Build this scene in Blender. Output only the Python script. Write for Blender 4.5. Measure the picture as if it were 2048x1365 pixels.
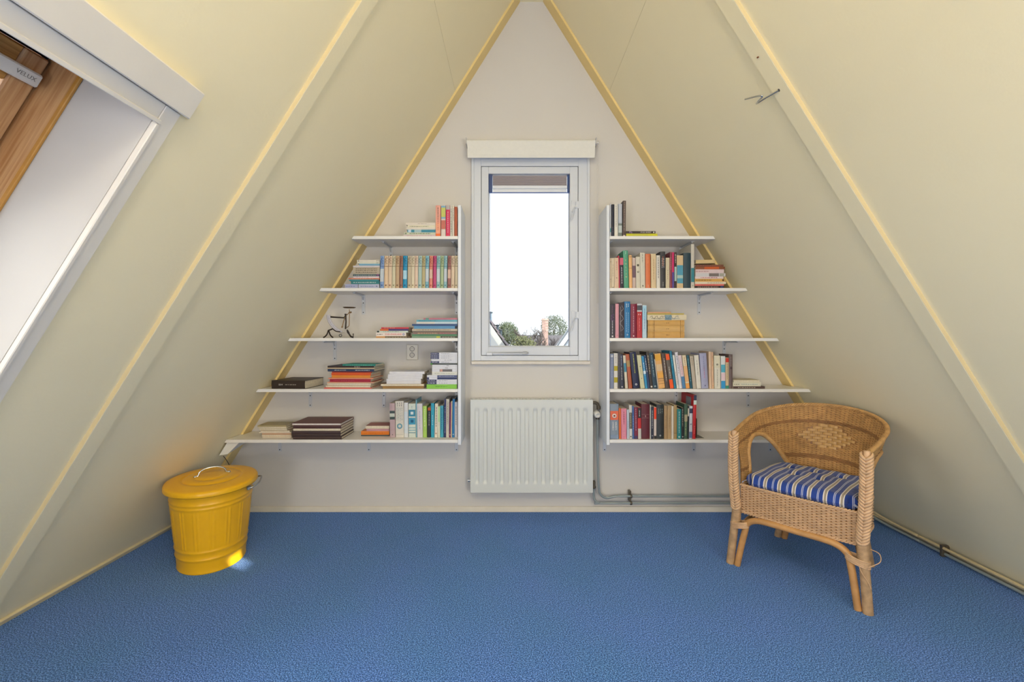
import bpy, math, random
from math import sin, cos, pi, radians as R
from mathutils import Vector, Matrix

for o in list(bpy.data.objects):
    bpy.data.objects.remove(o)
SC = bpy.context.scene
COL = SC.collection
RNG = random.Random(7)

# ------------------------------------------------------------------ camera, world, sun, exposure
F = 910.0            # focal length in pixels of the 2048 px wide frame
CAMZ = 1.16          # lens height; gable wall is the plane y = 0, lens 3 m in front of it
cam_d = bpy.data.cameras.new('camera')
cam_d.sensor_width = 36.0
cam_d.lens = F / 2048 * 36.0
cam_d.shift_x = 2.0 / 2048
cam_d.shift_y = -10.5 / 2048
cam_d.clip_start = 0.02
cam_d.clip_end = 200
cam = bpy.data.objects.new('camera', cam_d)
COL.objects.link(cam)
cam.location = (0, -3.0, CAMZ)
cam.rotation_euler = (pi / 2, 0, 0)
SC.camera = cam

w = bpy.data.worlds.new('sky')
w.use_nodes = True
SC.world = w
bg = w.node_tree.nodes['Background']
bg.inputs['Color'].default_value = (0.93, 0.965, 1.0, 1)
bg.inputs['Strength'].default_value = 0.62

sun_d = bpy.data.lights.new('sun', 'SUN')
sun_d.energy = 3.4
sun_d.angle = R(0.5)
sun_d.color = (1.0, 0.95, 0.86)
sun = bpy.data.objects.new('sun', sun_d)
COL.objects.link(sun)
SUN_DIR = Vector((-0.79, 0.51, -0.33)).normalized()
sun.rotation_euler = SUN_DIR.to_track_quat('-Z', 'Y').to_euler()

SC.view_settings.view_transform = 'Standard'
SC.view_settings.look = 'None'
SC.view_settings.exposure = 1.26
SC.view_settings.gamma = 1.0
SC.view_settings.use_curve_mapping = False


SKYLIGHT_W = {'window_2': 8.0, 'added_skylight': 4.5}


def portal(loc, direction, sx, sy, up='Y', watts=0.0, name='sky_portal', col=(1.0, .985, .965)):
    """area light: a sky portal at a window, or an added panel or fill light of the given power"""
    d = bpy.data.lights.new(name, 'AREA')
    d.shape = 'RECTANGLE'
    d.size = sx
    d.size_y = sy
    if watts:
        d.energy = watts
        d.color = col
    else:
        d.cycles.is_portal = True
    o = bpy.data.objects.new(name, d)
    COL.objects.link(o)
    o.location = loc
    o.rotation_euler = Vector(direction).to_track_quat('-Z', up).to_euler()
    return o


# two fill lights added low behind the lens, turned up to the opposite slopes
for sx_ in (-1, 1):
    portal((.20 + 1.20 * sx_, -4.35, .95), (-.50 * sx_, .80, .50), .7, .9, 'Y', 14.0, 'fill_light', (1.0, .965, .94))


# added warm fill light near the ridge behind the lens, brightening upper slopes
cl_d = bpy.data.lights.new('ridge_fill_light', 'POINT')
cl_d.energy = 15.0
cl_d.shadow_soft_size = .16
cl_d.color = (1.0, .95, .86)
cl = bpy.data.objects.new('ridge_fill_light', cl_d)
COL.objects.link(cl)
cl.location = (.13, -3.35, 2.55)


# ------------------------------------------------------------------ helpers
def W(px, py, D):
    return Vector(((px - 1022) * D / F, D - 3.0, CAMZ - (py - 672) * D / F))


def lin(c):
    return tuple((v / 12.92 if v <= 0.04045 else ((v + 0.055) / 1.055) ** 2.4) for v in c)


def hexc(h):
    h = h.lstrip('#')
    return lin(tuple(int(h[i:i + 2], 16) / 255 for i in (0, 2, 4)))


MATS = {}


def mat(name, col, rough=0.6, metal=0.0, noise=0.0, nscale=20, bump=0.0, bscale=200, spec=0.5):
    if name in MATS:
        return MATS[name]
    m = bpy.data.materials.new(name)
    m.use_nodes = True
    nt = m.node_tree
    b = nt.nodes['Principled BSDF']
    c = hexc(col) if isinstance(col, str) else col
    b.inputs['Base Color'].default_value = (*c, 1)
    b.inputs['Roughness'].default_value = rough
    b.inputs['Metallic'].default_value = metal
    b.inputs['Specular IOR Level'].default_value = spec
    tc = nt.nodes.new('ShaderNodeTexCoord')
    if noise > 0:
        n = nt.nodes.new('ShaderNodeTexNoise')
        n.inputs['Scale'].default_value = nscale
        n.inputs['Detail'].default_value = 4
        nt.links.new(tc.outputs['Object'], n.inputs['Vector'])
        mr = nt.nodes.new('ShaderNodeMapRange')
        mr.inputs['From Min'].default_value = 0.3
        mr.inputs['From Max'].default_value = 0.7
        mr.inputs['To Min'].default_value = 1 - noise
        mr.inputs['To Max'].default_value = 1 + noise * 0.6
        nt.links.new(n.outputs['Fac'], mr.inputs['Value'])
        mx = nt.nodes.new('ShaderNodeVectorMath')
        mx.operation = 'SCALE'
        mx.inputs[0].default_value = c
        nt.links.new(mr.outputs['Result'], mx.inputs['Scale'])
        nt.links.new(mx.outputs['Vector'], b.inputs['Base Color'])
    if bump > 0:
        n2 = nt.nodes.new('ShaderNodeTexNoise')
        n2.inputs['Scale'].default_value = bscale
        n2.inputs['Detail'].default_value = 3
        nt.links.new(tc.outputs['Object'], n2.inputs['Vector'])
        bp = nt.nodes.new('ShaderNodeBump')
        bp.inputs['Strength'].default_value = bump
        bp.inputs['Distance'].default_value = 0.002
        nt.links.new(n2.outputs['Fac'], bp.inputs['Height'])
        nt.links.new(bp.outputs['Normal'], b.inputs['Normal'])
    MATS[name] = m
    return m


def cmat(h, rough=0.55):
    return mat('print_' + h.lstrip('#') + ('' if rough == 0.55 else '_r%d' % int(rough * 100)), h, rough, noise=0.06, nscale=35)


class MB:
    """mesh builder: collects faces, builds one mesh object"""

    def __init__(s):
        s.v = []
        s.f = []
        s.m = []
        s.sm = []
        s.cm = 0

    def add(s, vs, fs, smooth=False):
        o = len(s.v)
        s.v.extend([tuple(p) for p in vs])
        for f in fs:
            s.f.append(tuple(i + o for i in f))
            s.m.append(s.cm)
            s.sm.append(smooth)
        return s

    def box(s, x0, x1, y0, y1, z0, z1, M=None):
        vs = [(x, y, z) for x in (x0, x1) for y in (y0, y1) for z in (z0, z1)]
        if M is not None:
            vs = [M @ Vector(p) for p in vs]
        return s.add(vs, [(0, 1, 3, 2), (4, 6, 7, 5), (0, 4, 5, 1), (2, 3, 7, 6), (0, 2, 6, 4), (1, 5, 7, 3)])

    def bbox(s, x0, x1, y0, y1, z0, z1, r=0.002, M=None):
        """box with small chamfers on every edge"""
        r = min(r, (x1 - x0) * .3, (y1 - y0) * .3, (z1 - z0) * .3)
        vs, idx = [], {}
        L = ((x0, x1), (y0, y1), (z0, z1))
        for sx in (0, 1):
            for sy in (0, 1):
                for sz in (0, 1):
                    for ax in range(3):
                        p = []
                        for a, sg in enumerate((sx, sy, sz)):
                            v = L[a][sg]
                            if a != ax:
                                v += r * (1 if sg == 0 else -1)
                            p.append(v)
                        idx[(sx, sy, sz, ax)] = len(vs)
                        vs.append(Vector(p))
        fs = []
        for ax in range(3):
            a, b = [q for q in range(3) if q != ax]
            for sg in (0, 1):
                ring = []
                for (i, j) in ((0, 0), (1, 0), (1, 1), (0, 1)):
                    k = [0, 0, 0]
                    k[ax] = sg
                    k[a] = i
                    k[b] = j
                    ring.append(idx[(k[0], k[1], k[2], ax)])
                fs.append(ring)
        for ax in range(3):          # edge along ax
            a, b = [q for q in range(3) if q != ax]
            for i in (0, 1):
                for j in (0, 1):
                    k0 = [0, 0, 0]
                    k1 = [0, 0, 0]
                    k0[a] = k1[a] = i
                    k0[b] = k1[b] = j
                    k1[ax] = 1
                    fs.append([idx[(*k0, a)], idx[(*k0, b)], idx[(*k1, b)], idx[(*k1, a)]])
        for sx in (0, 1):
            for sy in (0, 1):
                for sz in (0, 1):
                    fs.append([idx[(sx, sy, sz, q)] for q in range(3)])
        c = Vector(((x0 + x1) / 2, (y0 + y1) / 2, (z0 + z1) / 2))
        out = []
        for f in fs:
            n = (vs[f[1]] - vs[f[0]]).cross(vs[f[2]] - vs[f[0]])
            m = sum((vs[i] for i in f), Vector()) / len(f) - c
            out.append(f if n.dot(m) > 0 else f[::-1])
        if M is not None:
            vs = [M @ p for p in vs]
        return s.add(vs, out)

    def prism(s, poly, y0, y1):
        """polygon in x,z extruded along y"""
        n = len(poly)
        vs = [(x, y0, z) for x, z in poly] + [(x, y1, z) for x, z in poly]
        fs = [tuple(range(n)), tuple(range(2 * n - 1, n - 1, -1))]
        fs += [(i, i + n, (i + 1) % n + n, (i + 1) % n) for i in range(n)]
        return s.add(vs, fs)

    def tube(s, pts, r, k=8, closed=False, cap=True, smooth=True):
        pts = [Vector(p) for p in pts]
        n = len(pts)
        if n < 2:
            return s
        rs = r if isinstance(r, (list, tuple)) else [r] * n
        vs = []
        nrm = None
        for i, p in enumerate(pts):
            if closed:
                t = pts[(i + 1) % n] - pts[i - 1]
            else:
                t = pts[min(i + 1, n - 1)] - pts[max(i - 1, 0)]
            if t.length < 1e-9:
                t = Vector((0, 0, 1))
            t.normalize()
            if nrm is None:
                a = Vector((0, 0, 1)) if abs(t.z) < .9 else Vector((1, 0, 0))
                nrm = (a - t * a.dot(t)).normalized()
            else:
                nrm = nrm - t * nrm.dot(t)
                nrm = nrm.normalized() if nrm.length > 1e-6 else t.orthogonal().normalized()
            bn = t.cross(nrm)
            for j in range(k):
                a = 2 * pi * j / k
                vs.append(p + (nrm * cos(a) + bn * sin(a)) * rs[i])
        fs = []
        for i in range(n if closed else n - 1):
            i2 = (i + 1) % n
            for j in range(k):
                j2 = (j + 1) % k
                fs.append((i * k + j, i * k + j2, i2 * k + j2, i2 * k + j))
        s.add(vs, fs, smooth)
        if cap and not closed:
            s.add(vs[:k], [tuple(range(k - 1, -1, -1))])
            s.add(vs[-k:], [tuple(range(k))])
        return s

    def lathe(s, prof, c=(0, 0, 0), k=24, fx=1, fy=1, M=None, mod=None, capb=False, capt=False):
        vs = []
        for (r, z) in prof:
            for j in range(k):
                a = 2 * pi * j / k
                rr = r + (mod(a, z) if mod else 0)
                p = Vector((rr * cos(a) * fx + c[0], rr * sin(a) * fy + c[1], z + c[2]))
                vs.append(M @ p if M is not None else p)
        fs = []
        for i in range(len(prof) - 1):
            for j in range(k):
                j2 = (j + 1) % k
                fs.append((i * k + j, i * k + j2, (i + 1) * k + j2, (i + 1) * k + j))
        s.add(vs, fs, True)
        if capb:
            s.add(vs[:k], [tuple(range(k - 1, -1, -1))])
        if capt:
            s.add(vs[-k:], [tuple(range(k))])
        return s

    def grid(s, fn, nu, nv, smooth=True, flip=False):
        vs = [fn(i / nu, j / nv) for j in range(nv + 1) for i in range(nu + 1)]
        fs = []
        for j in range(nv):
            for i in range(nu):
                a = j * (nu + 1) + i
                q = (a, a + 1, a + nu + 2, a + nu + 1)
                fs.append(q[::-1] if flip else q)
        return s.add(vs, fs, smooth)

    def build(s, name, mats, parent=None, **props):
        me = bpy.data.meshes.new(name)
        me.from_pydata(s.v, [], s.f)
        if not isinstance(mats, (list, tuple)):
            mats = [mats]
        for m in mats:
            me.materials.append(m)
        me.polygons.foreach_set('material_index', s.m)
        me.polygons.foreach_set('use_smooth', s.sm)
        me.update()
        o = bpy.data.objects.new(name, me)
        COL.objects.link(o)
        if parent:
            o.parent = parent
        for k, v in props.items():
            o[k] = v
        return o


def empty(name, loc=(0, 0, 0), rot=(0, 0, 0), parent=None, **props):
    o = bpy.data.objects.new(name, None)
    o.empty_display_size = .05
    COL.objects.link(o)
    o.location = loc
    o.rotation_euler = rot
    if parent:
        o.parent = parent
    for k, v in props.items():
        o[k] = v
    return o


def tag(o, label, cat, group=None):
    o['label'] = label
    o['category'] = cat
    if group:
        o['group'] = group
    return o


def text_obj(s, size, material, parent, M, depth=0.0003, name='lettering', sx=1.0):
    cu = bpy.data.curves.new('t', 'FONT')
    cu.body = s
    cu.size = size
    cu.extrude = depth
    cu.align_x = 'CENTER'
    cu.align_y = 'CENTER'
    cu.resolution_u = 2
    t = bpy.data.objects.new('t', cu)
    COL.objects.link(t)
    dg = bpy.context.evaluated_depsgraph_get()
    me = bpy.data.meshes.new_from_object(t.evaluated_get(dg))
    bpy.data.objects.remove(t)
    bpy.data.curves.remove(cu)
    me.transform(M @ Matrix.Diagonal((sx, 1, 1, 1)))
    me.materials.clear()
    me.materials.append(material)
    o = bpy.data.objects.new(name, me)
    COL.objects.link(o)
    o.parent = parent
    return o


def smoothpath(pts, n=6):
    """Catmull-Rom through the points"""
    pts = [Vector(p) for p in pts]
    P = [pts[0] * 2 - pts[1]] + pts + [pts[-1] * 2 - pts[-2]]
    out = []
    for i in range(1, len(P) - 2):
        for q in range(n):
            t = q / n
            a, b, c, d = P[i - 1], P[i], P[i + 1], P[i + 2]
            out.append(.5 * ((2 * b) + (c - a) * t + (2 * a - 5 * b + 4 * c - d) * t * t + (3 * b - a - 3 * c + d) * t ** 3))
    out.append(pts[-1])
    return out


# ------------------------------------------------------------------ materials
M_GABLE = mat('gable_paint', '#d6d3d0', .75, noise=.012, nscale=3, bump=.12, bscale=90)
M_SLOPE = mat('slope_paint', '#f7ecc9', .75, noise=.012, nscale=3, bump=.2, bscale=70)
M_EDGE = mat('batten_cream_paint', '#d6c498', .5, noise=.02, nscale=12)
M_GEDGE = mat('gable_batten_cream', '#efd592', .5, noise=.02, nscale=12)
M_TRIMW = mat('trim_white_paint', '#e6e0d6', .45, noise=.02, nscale=10, bump=.08, bscale=60)
M_BASE = mat('baseboard_paint', '#e6dfd0', .5, noise=.05, nscale=14)
M_BASEC = mat('baseboard_cream_paint', '#e2d3ad', .5, noise=.05, nscale=14)
M_SHELF = mat('shelf_white_laminate', '#ebe9e6', .38, noise=.01, nscale=5)
M_PANEL = mat('side_panel_white', '#e2e7f0', .38)
M_WIN = mat('window_white_lacquer', '#d6dbe4', .35, noise=.01, nscale=6)
M_DARK = mat('dark_gap', '#26262a', .8)
M_BRACKET = mat('bracket_grey_enamel', '#ccd0d6', .4, metal=.1)
M_SCREW = mat('screw_dark', '#3a3c40', .5, metal=.5)
M_RAD = mat('radiator_enamel', '#d8dcdb', .35)
M_PIPE = mat('pipe_grey_paint', '#98a2a4', .4, metal=.2)
M_PIPEC = mat('pipe_cream_paint', '#cdbb93', .45)
M_BRASS = mat('valve_dull_brass', '#6d6558', .45, metal=.6, noise=.15, nscale=90)
M_PLASTIC = mat('white_plastic', '#ecebe6', .35)
M_CHROME = mat('chrome', '#c9ccd0', .22, metal=1.0)
M_SOCKET = mat('socket_white', '#d9d5cc', .4)
M_PAGE = mat('paper_edges', '#dcd2bd', .85, noise=.12, nscale=120)
M_PAGEW = mat('paper_edges_white', '#e3e1de', .85, noise=.06, nscale=120)
M_GLASS = None


def glassmat():
    m = bpy.data.materials.new('window_glass')
    m.use_nodes = True
    nt = m.node_tree
    nt.nodes.remove(nt.nodes['Principled BSDF'])
    out = nt.nodes['Material Output']
    tr = nt.nodes.new('ShaderNodeBsdfTransparent')
    tr.inputs['Color'].default_value = (.95, .97, .98, 1)
    gl = nt.nodes.new('ShaderNodeBsdfGlossy')
    gl.inputs['Roughness'].default_value = .02
    fr = nt.nodes.new('ShaderNodeFresnel')
    fr.inputs['IOR'].default_value = 1.45
    mx = nt.nodes.new('ShaderNodeMixShader')
    nt.links.new(fr.outputs[0], mx.inputs[0])
    nt.links.new(tr.outputs[0], mx.inputs[1])
    nt.links.new(gl.outputs[0], mx.inputs[2])
    nt.links.new(mx.outputs[0], out.inputs['Surface'])
    return m


M_GLASS = glassmat()


def woodmat(name, c1, c2, axis_scale=(6, 90, 90), rough=.45):
    m = bpy.data.materials.new(name)
    m.use_nodes = True
    nt = m.node_tree
    b = nt.nodes['Principled BSDF']
    b.inputs['Roughness'].default_value = rough
    tc = nt.nodes.new('ShaderNodeTexCoord')
    mp = nt.nodes.new('ShaderNodeMapping')
    mp.inputs['Scale'].default_value = axis_scale
    n = nt.nodes.new('ShaderNodeTexNoise')
    n.inputs['Scale'].default_value = 1.0
    n.inputs['Detail'].default_value = 5
    n.inputs['Distortion'].default_value = .4
    cr = nt.nodes.new('ShaderNodeValToRGB')
    cr.color_ramp.elements[0].position = .35
    cr.color_ramp.elements[0].color = (*hexc(c1), 1)
    cr.color_ramp.elements[1].position = .65
    cr.color_ramp.elements[1].color = (*hexc(c2), 1)
    nt.links.new(tc.outputs['Object'], mp.inputs['Vector'])
    nt.links.new(mp.outputs['Vector'], n.inputs['Vector'])
    nt.links.new(n.outputs['Fac'], cr.inputs['Fac'])
    nt.links.new(cr.outputs['Color'], b.inputs['Base Color'])
    return m


def carpetmat():
    m = bpy.data.materials.new('blue_carpet')
    m.use_nodes = True
    nt = m.node_tree
    b = nt.nodes['Principled BSDF']
    b.inputs['Roughness'].default_value = .95
    b.inputs['Specular IOR Level'].default_value = .15
    b.inputs['Sheen Weight'].default_value = .25
    b.inputs['Sheen Roughness'].default_value = .5
    b.inputs['Sheen Tint'].default_value = (.6, .75, 1, 1)
    tc = nt.nodes.new('ShaderNodeTexCoord')
    n = nt.nodes.new('ShaderNodeTexNoise')
    n.inputs['Scale'].default_value = 235
    n.inputs['Detail'].default_value = 3
    n.inputs['Roughness'].default_value = .7
    nt.links.new(tc.outputs['Object'], n.inputs['Vector'])
    cr = nt.nodes.new('ShaderNodeValToRGB')
    e = cr.color_ramp.elements
    e[0].position = .41
    e[0].color = (*hexc('#17376b'), 1)
    e[1].position = .61
    e[1].color = (*hexc('#90bdff'), 1)
    k = cr.color_ramp.elements.new(.50)
    k.color = (*hexc('#3b72c6'), 1)
    nt.links.new(n.outputs['Fac'], cr.inputs['Fac'])
    n3 = nt.nodes.new('ShaderNodeTexNoise')
    n3.inputs['Scale'].default_value = 2.2
    n3.inputs['Detail'].default_value = 3
    nt.links.new(tc.outputs['Object'], n3.inputs['Vector'])
    cr3 = nt.nodes.new('ShaderNodeValToRGB')
    cr3.color_ramp.elements[0].position = .35
    cr3.color_ramp.elements[0].color = (.86, .97, .94, 1)
    cr3.color_ramp.elements[1].position = .65
    cr3.color_ramp.elements[1].color = (1.0, .98, 1.05, 1)
    nt.links.new(n3.outputs['Fac'], cr3.inputs['Fac'])
    mx = nt.nodes.new('ShaderNodeMix')
    mx.data_type = 'RGBA'
    mx.blend_type = 'MULTIPLY'
    mx.inputs[0].default_value = 1
    nt.links.new(cr.outputs['Color'], mx.inputs[6])
    nt.links.new(cr3.outputs['Color'], mx.inputs[7])
    nt.links.new(mx.outputs[2], b.inputs['Base Color'])
    bp = nt.nodes.new('ShaderNodeBump')
    bp.inputs['Strength'].default_value = .8
    bp.inputs['Distance'].default_value = .004
    nt.links.new(n.outputs['Fac'], bp.inputs['Height'])
    nt.links.new(bp.outputs['Normal'], b.inputs['Normal'])
    return m


# ------------------------------------------------------------------ room shell
# left slope surface: x = XL(z); right slope surface: x = XR(z)
def XL(z):
    return 0.043 - (3.359 - z) / 1.6


def XR(z):
    return 0.224 + (3.366 - z) / 1.6


SL = math.sqrt(1 + 1.6 ** 2)
UL = Vector((1, 0, 1.6)) / SL            # up the left slope
NL = Vector((-1.6, 0, 1)) / SL           # outward of the left slope
UR = Vector((-1, 0, 1.6)) / SL
NR = Vector((1.6, 0, 1)) / SL
YF = -4.9                                 # wall behind the camera
OL = Vector((XL(0), 0, 0))
OR_ = Vector((XR(0), 0, 0))


def slope_frame(side):
    """matrix whose x runs towards the camera (-y), y up the slope, z outwards"""
    o, u, n = (OL, UL, NL) if side == 'L' else (OR_, UR, NR)
    M = Matrix.Identity(4)
    for r in range(3):
        M[r][0] = (0, -1, 0)[r]
        M[r][1] = u[r]
        M[r][2] = n[r]
        M[r][3] = o[r]
    return M


ML = slope_frame('L')
MR = slope_frame('R')
SLEN = 3.42 / 1.6 * SL


def zb(z):
    return z / 1.6 * SL     # height -> distance up the slope


floor = MB().box(-2.6, 2.9, YF - .1, .12, -.12, 0).build('floor', carpetmat(), kind='structure')

# gable wall with the window hole
WX0, WX1, WZ0, WZ1 = -0.195, 0.446, 1.020, 2.290   # hole
gab = MB()
T = .14
gab.prism([(XL(0) - .3, -.1), (WX0, -.1), (WX0, 3.0), (XL(3.0) - .3, 3.0)], 0, T)
gab.prism([(WX1, -.1), (XR(0) + .3, -.1), (XR(3.0) + .3, 3.0), (WX1, 3.0)], 0, T)
gab.prism([(WX0, -.1), (WX1, -.1), (WX1, WZ0), (WX0, WZ0)], 0, T)
gab.prism([(WX0, WZ1), (WX1, WZ1), (WX1, 3.0), (WX0, 3.0)], 0, T)
gab.prism([(XL(3.0) - .3, 3.0), (XR(3.0) + .3, 3.0), (XR(3.6) + .3, 3.6), (XL(3.6) - .3, 3.6)], 0, T)
gab.build('wall_back', M_GABLE, kind='structure')
MB().box(-2.7, 3.0, YF - .15, YF, -.1, 3.7).build('wall_front', M_GABLE, kind='structure')

YB1, YB2 = 1.255, 1.335                    # middle batten, distance from the gable
ZSEAM = 2.72
SKY = dict(a0=1.774, a1=2.78, b1=zb(1.742), b0=zb(1.742) - 1.16)   # skylight opening in the left slope
RSK = dict(a0=2.54, a1=2.69, b0=zb(1.265) - .080, b1=zb(1.265) + .012)                      # unseen hole added in the right slope to let sun onto the bin
LSK = dict(a0=2.98, a1=4.0, b0=zb(1.742) - 1.16, b1=zb(1.742))  # unseen skylight added behind the lens to fill the room with light


def slope(side, M, holes, name):
    root = empty(name, kind='structure')
    G = .0007
    acuts = [0.0, YB1, YB1 + 1.22]
    while acuts[-1] + 1.22 < -YF:
        acuts.append(acuts[-1] + 1.22)
    acuts.append(-YF)
    bcuts = [-.05, zb(ZSEAM), SLEN + .05]
    T = .05
    for i in range(len(acuts) - 1):
        for j in range(2):
            a0, a1, b0, b1 = acuts[i] + G, acuts[i + 1] - G, bcuts[j] + G, bcuts[j + 1] - G
            rects = [(a0, a1, b0, b1)]
            for h in holes:
                new = []
                for (p0, p1, q0, q1) in rects:
                    if h['a0'] >= p1 or h['a1'] <= p0 or h['b0'] >= q1 or h['b1'] <= q0:
                        new.append((p0, p1, q0, q1))
                        continue
                    ha0, ha1 = max(h['a0'], p0), min(h['a1'], p1)
                    hb0, hb1 = max(h['b0'], q0), min(h['b1'], q1)
                    for r in ((p0, ha0, q0, q1), (ha1, p1, q0, q1), (ha0, ha1, q0, hb0), (ha0, ha1, hb1, q1)):
                        if r[1] - r[0] > 1e-4 and r[3] - r[2] > 1e-4:
                            new.append(r)
                rects = new
            mb = MB()
            for (p0, p1, q0, q1) in rects:
                mb.box(p0, p1, q0, q1, 0, T, M)
            if rects:
                mb.build('panel', M_SLOPE, root)
    # backing behind the joints so they read as dark grooves
    mb = MB()
    rects = [(-.1, -YF + .1, -.1, SLEN + .1)]
    for h in holes:
        new = []
        for (p0, p1, q0, q1) in rects:
            if h['a0'] >= p1 or h['a1'] <= p0:
                new.append((p0, p1, q0, q1))
                continue
            for r in ((p0, h['a0'], q0, q1), (h['a1'], p1, q0, q1), (max(p0, h['a0']), min(p1, h['a1']), q0, h['b0']), (max(p0, h['a0']), min(p1, h['a1']), h['b1'], q1)):
                if r[1] - r[0] > 1e-4 and r[3] - r[2] > 1e-4:
                    new.append(r)
        rects = new
    for (p0, p1, q0, q1) in rects:
        mb.box(p0, p1, q0, q1, T, T + .06, M)
    mb.build('roof_backing', M_SLOPE, root)
    return root


def wider(h, g=.004):
    return dict(a0=h['a0'] - g, a1=h['a1'] + g, b0=h['b0'] - g, b1=h['b1'] + g)


slope('L', ML, [wider(SKY), wider(LSK)], 'wall_left')
slope('R', MR, [RSK], 'wall_right')
# ridge board closing the apex
MB().box(.043, .224, YF, 0, 3.362, 3.40).build('ceiling', M_SLOPE, kind='structure')
MB().box(-.1, .4, YF - .1, .2, 3.42, 3.5).build('ceiling', M_SLOPE, kind='structure')

# battens: one along the gable and one in mid-slope on each side, 13-15 mm proud of the panels
n = 0
for M, s in ((ML, 'L'), (MR, 'R')):
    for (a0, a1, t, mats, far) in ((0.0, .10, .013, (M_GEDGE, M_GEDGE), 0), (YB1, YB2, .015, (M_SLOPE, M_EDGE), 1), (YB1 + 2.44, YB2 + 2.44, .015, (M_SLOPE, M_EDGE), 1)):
        n += 1
        mb = MB()
        holes = [SKY, LSK] if s == 'L' else [RSK]
        segs = [(0.0, SLEN - .03)]
        for h in holes:
            if h['a0'] < a1 + .06 and h['a1'] > a0 - .06:
                segs = [(0.0, h['b0'] - .06), (h['b1'] + .06, SLEN - .03)]
        for (b0, b1) in segs:
            mb.bbox(a0, a1 - .0012, b0, b1, -t, 0, .0008, M)
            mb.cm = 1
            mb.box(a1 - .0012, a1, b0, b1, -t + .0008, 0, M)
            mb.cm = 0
        mb.build('trim_%d' % n, list(mats), kind='structure')

# ---- baseboards
zb0 = .036
MB().bbox(XL(0) + .02, XR(0) - .02, -.012, -.0005, 0, zb0, .002).build('baseboard_back', M_BASE, kind='structure')
MB().bbox(0.02, -YF - .02, zb(.0), zb(.03), -.014, -.0005, .002, ML).build('baseboard_left', M_BASEC, kind='structure')
MB().bbox(0.02, -YF - .02, zb(.0), zb(.03), -.014, -.0005, .002, MR).build('baseboard_right', M_BASEC, kind='structure')


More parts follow.
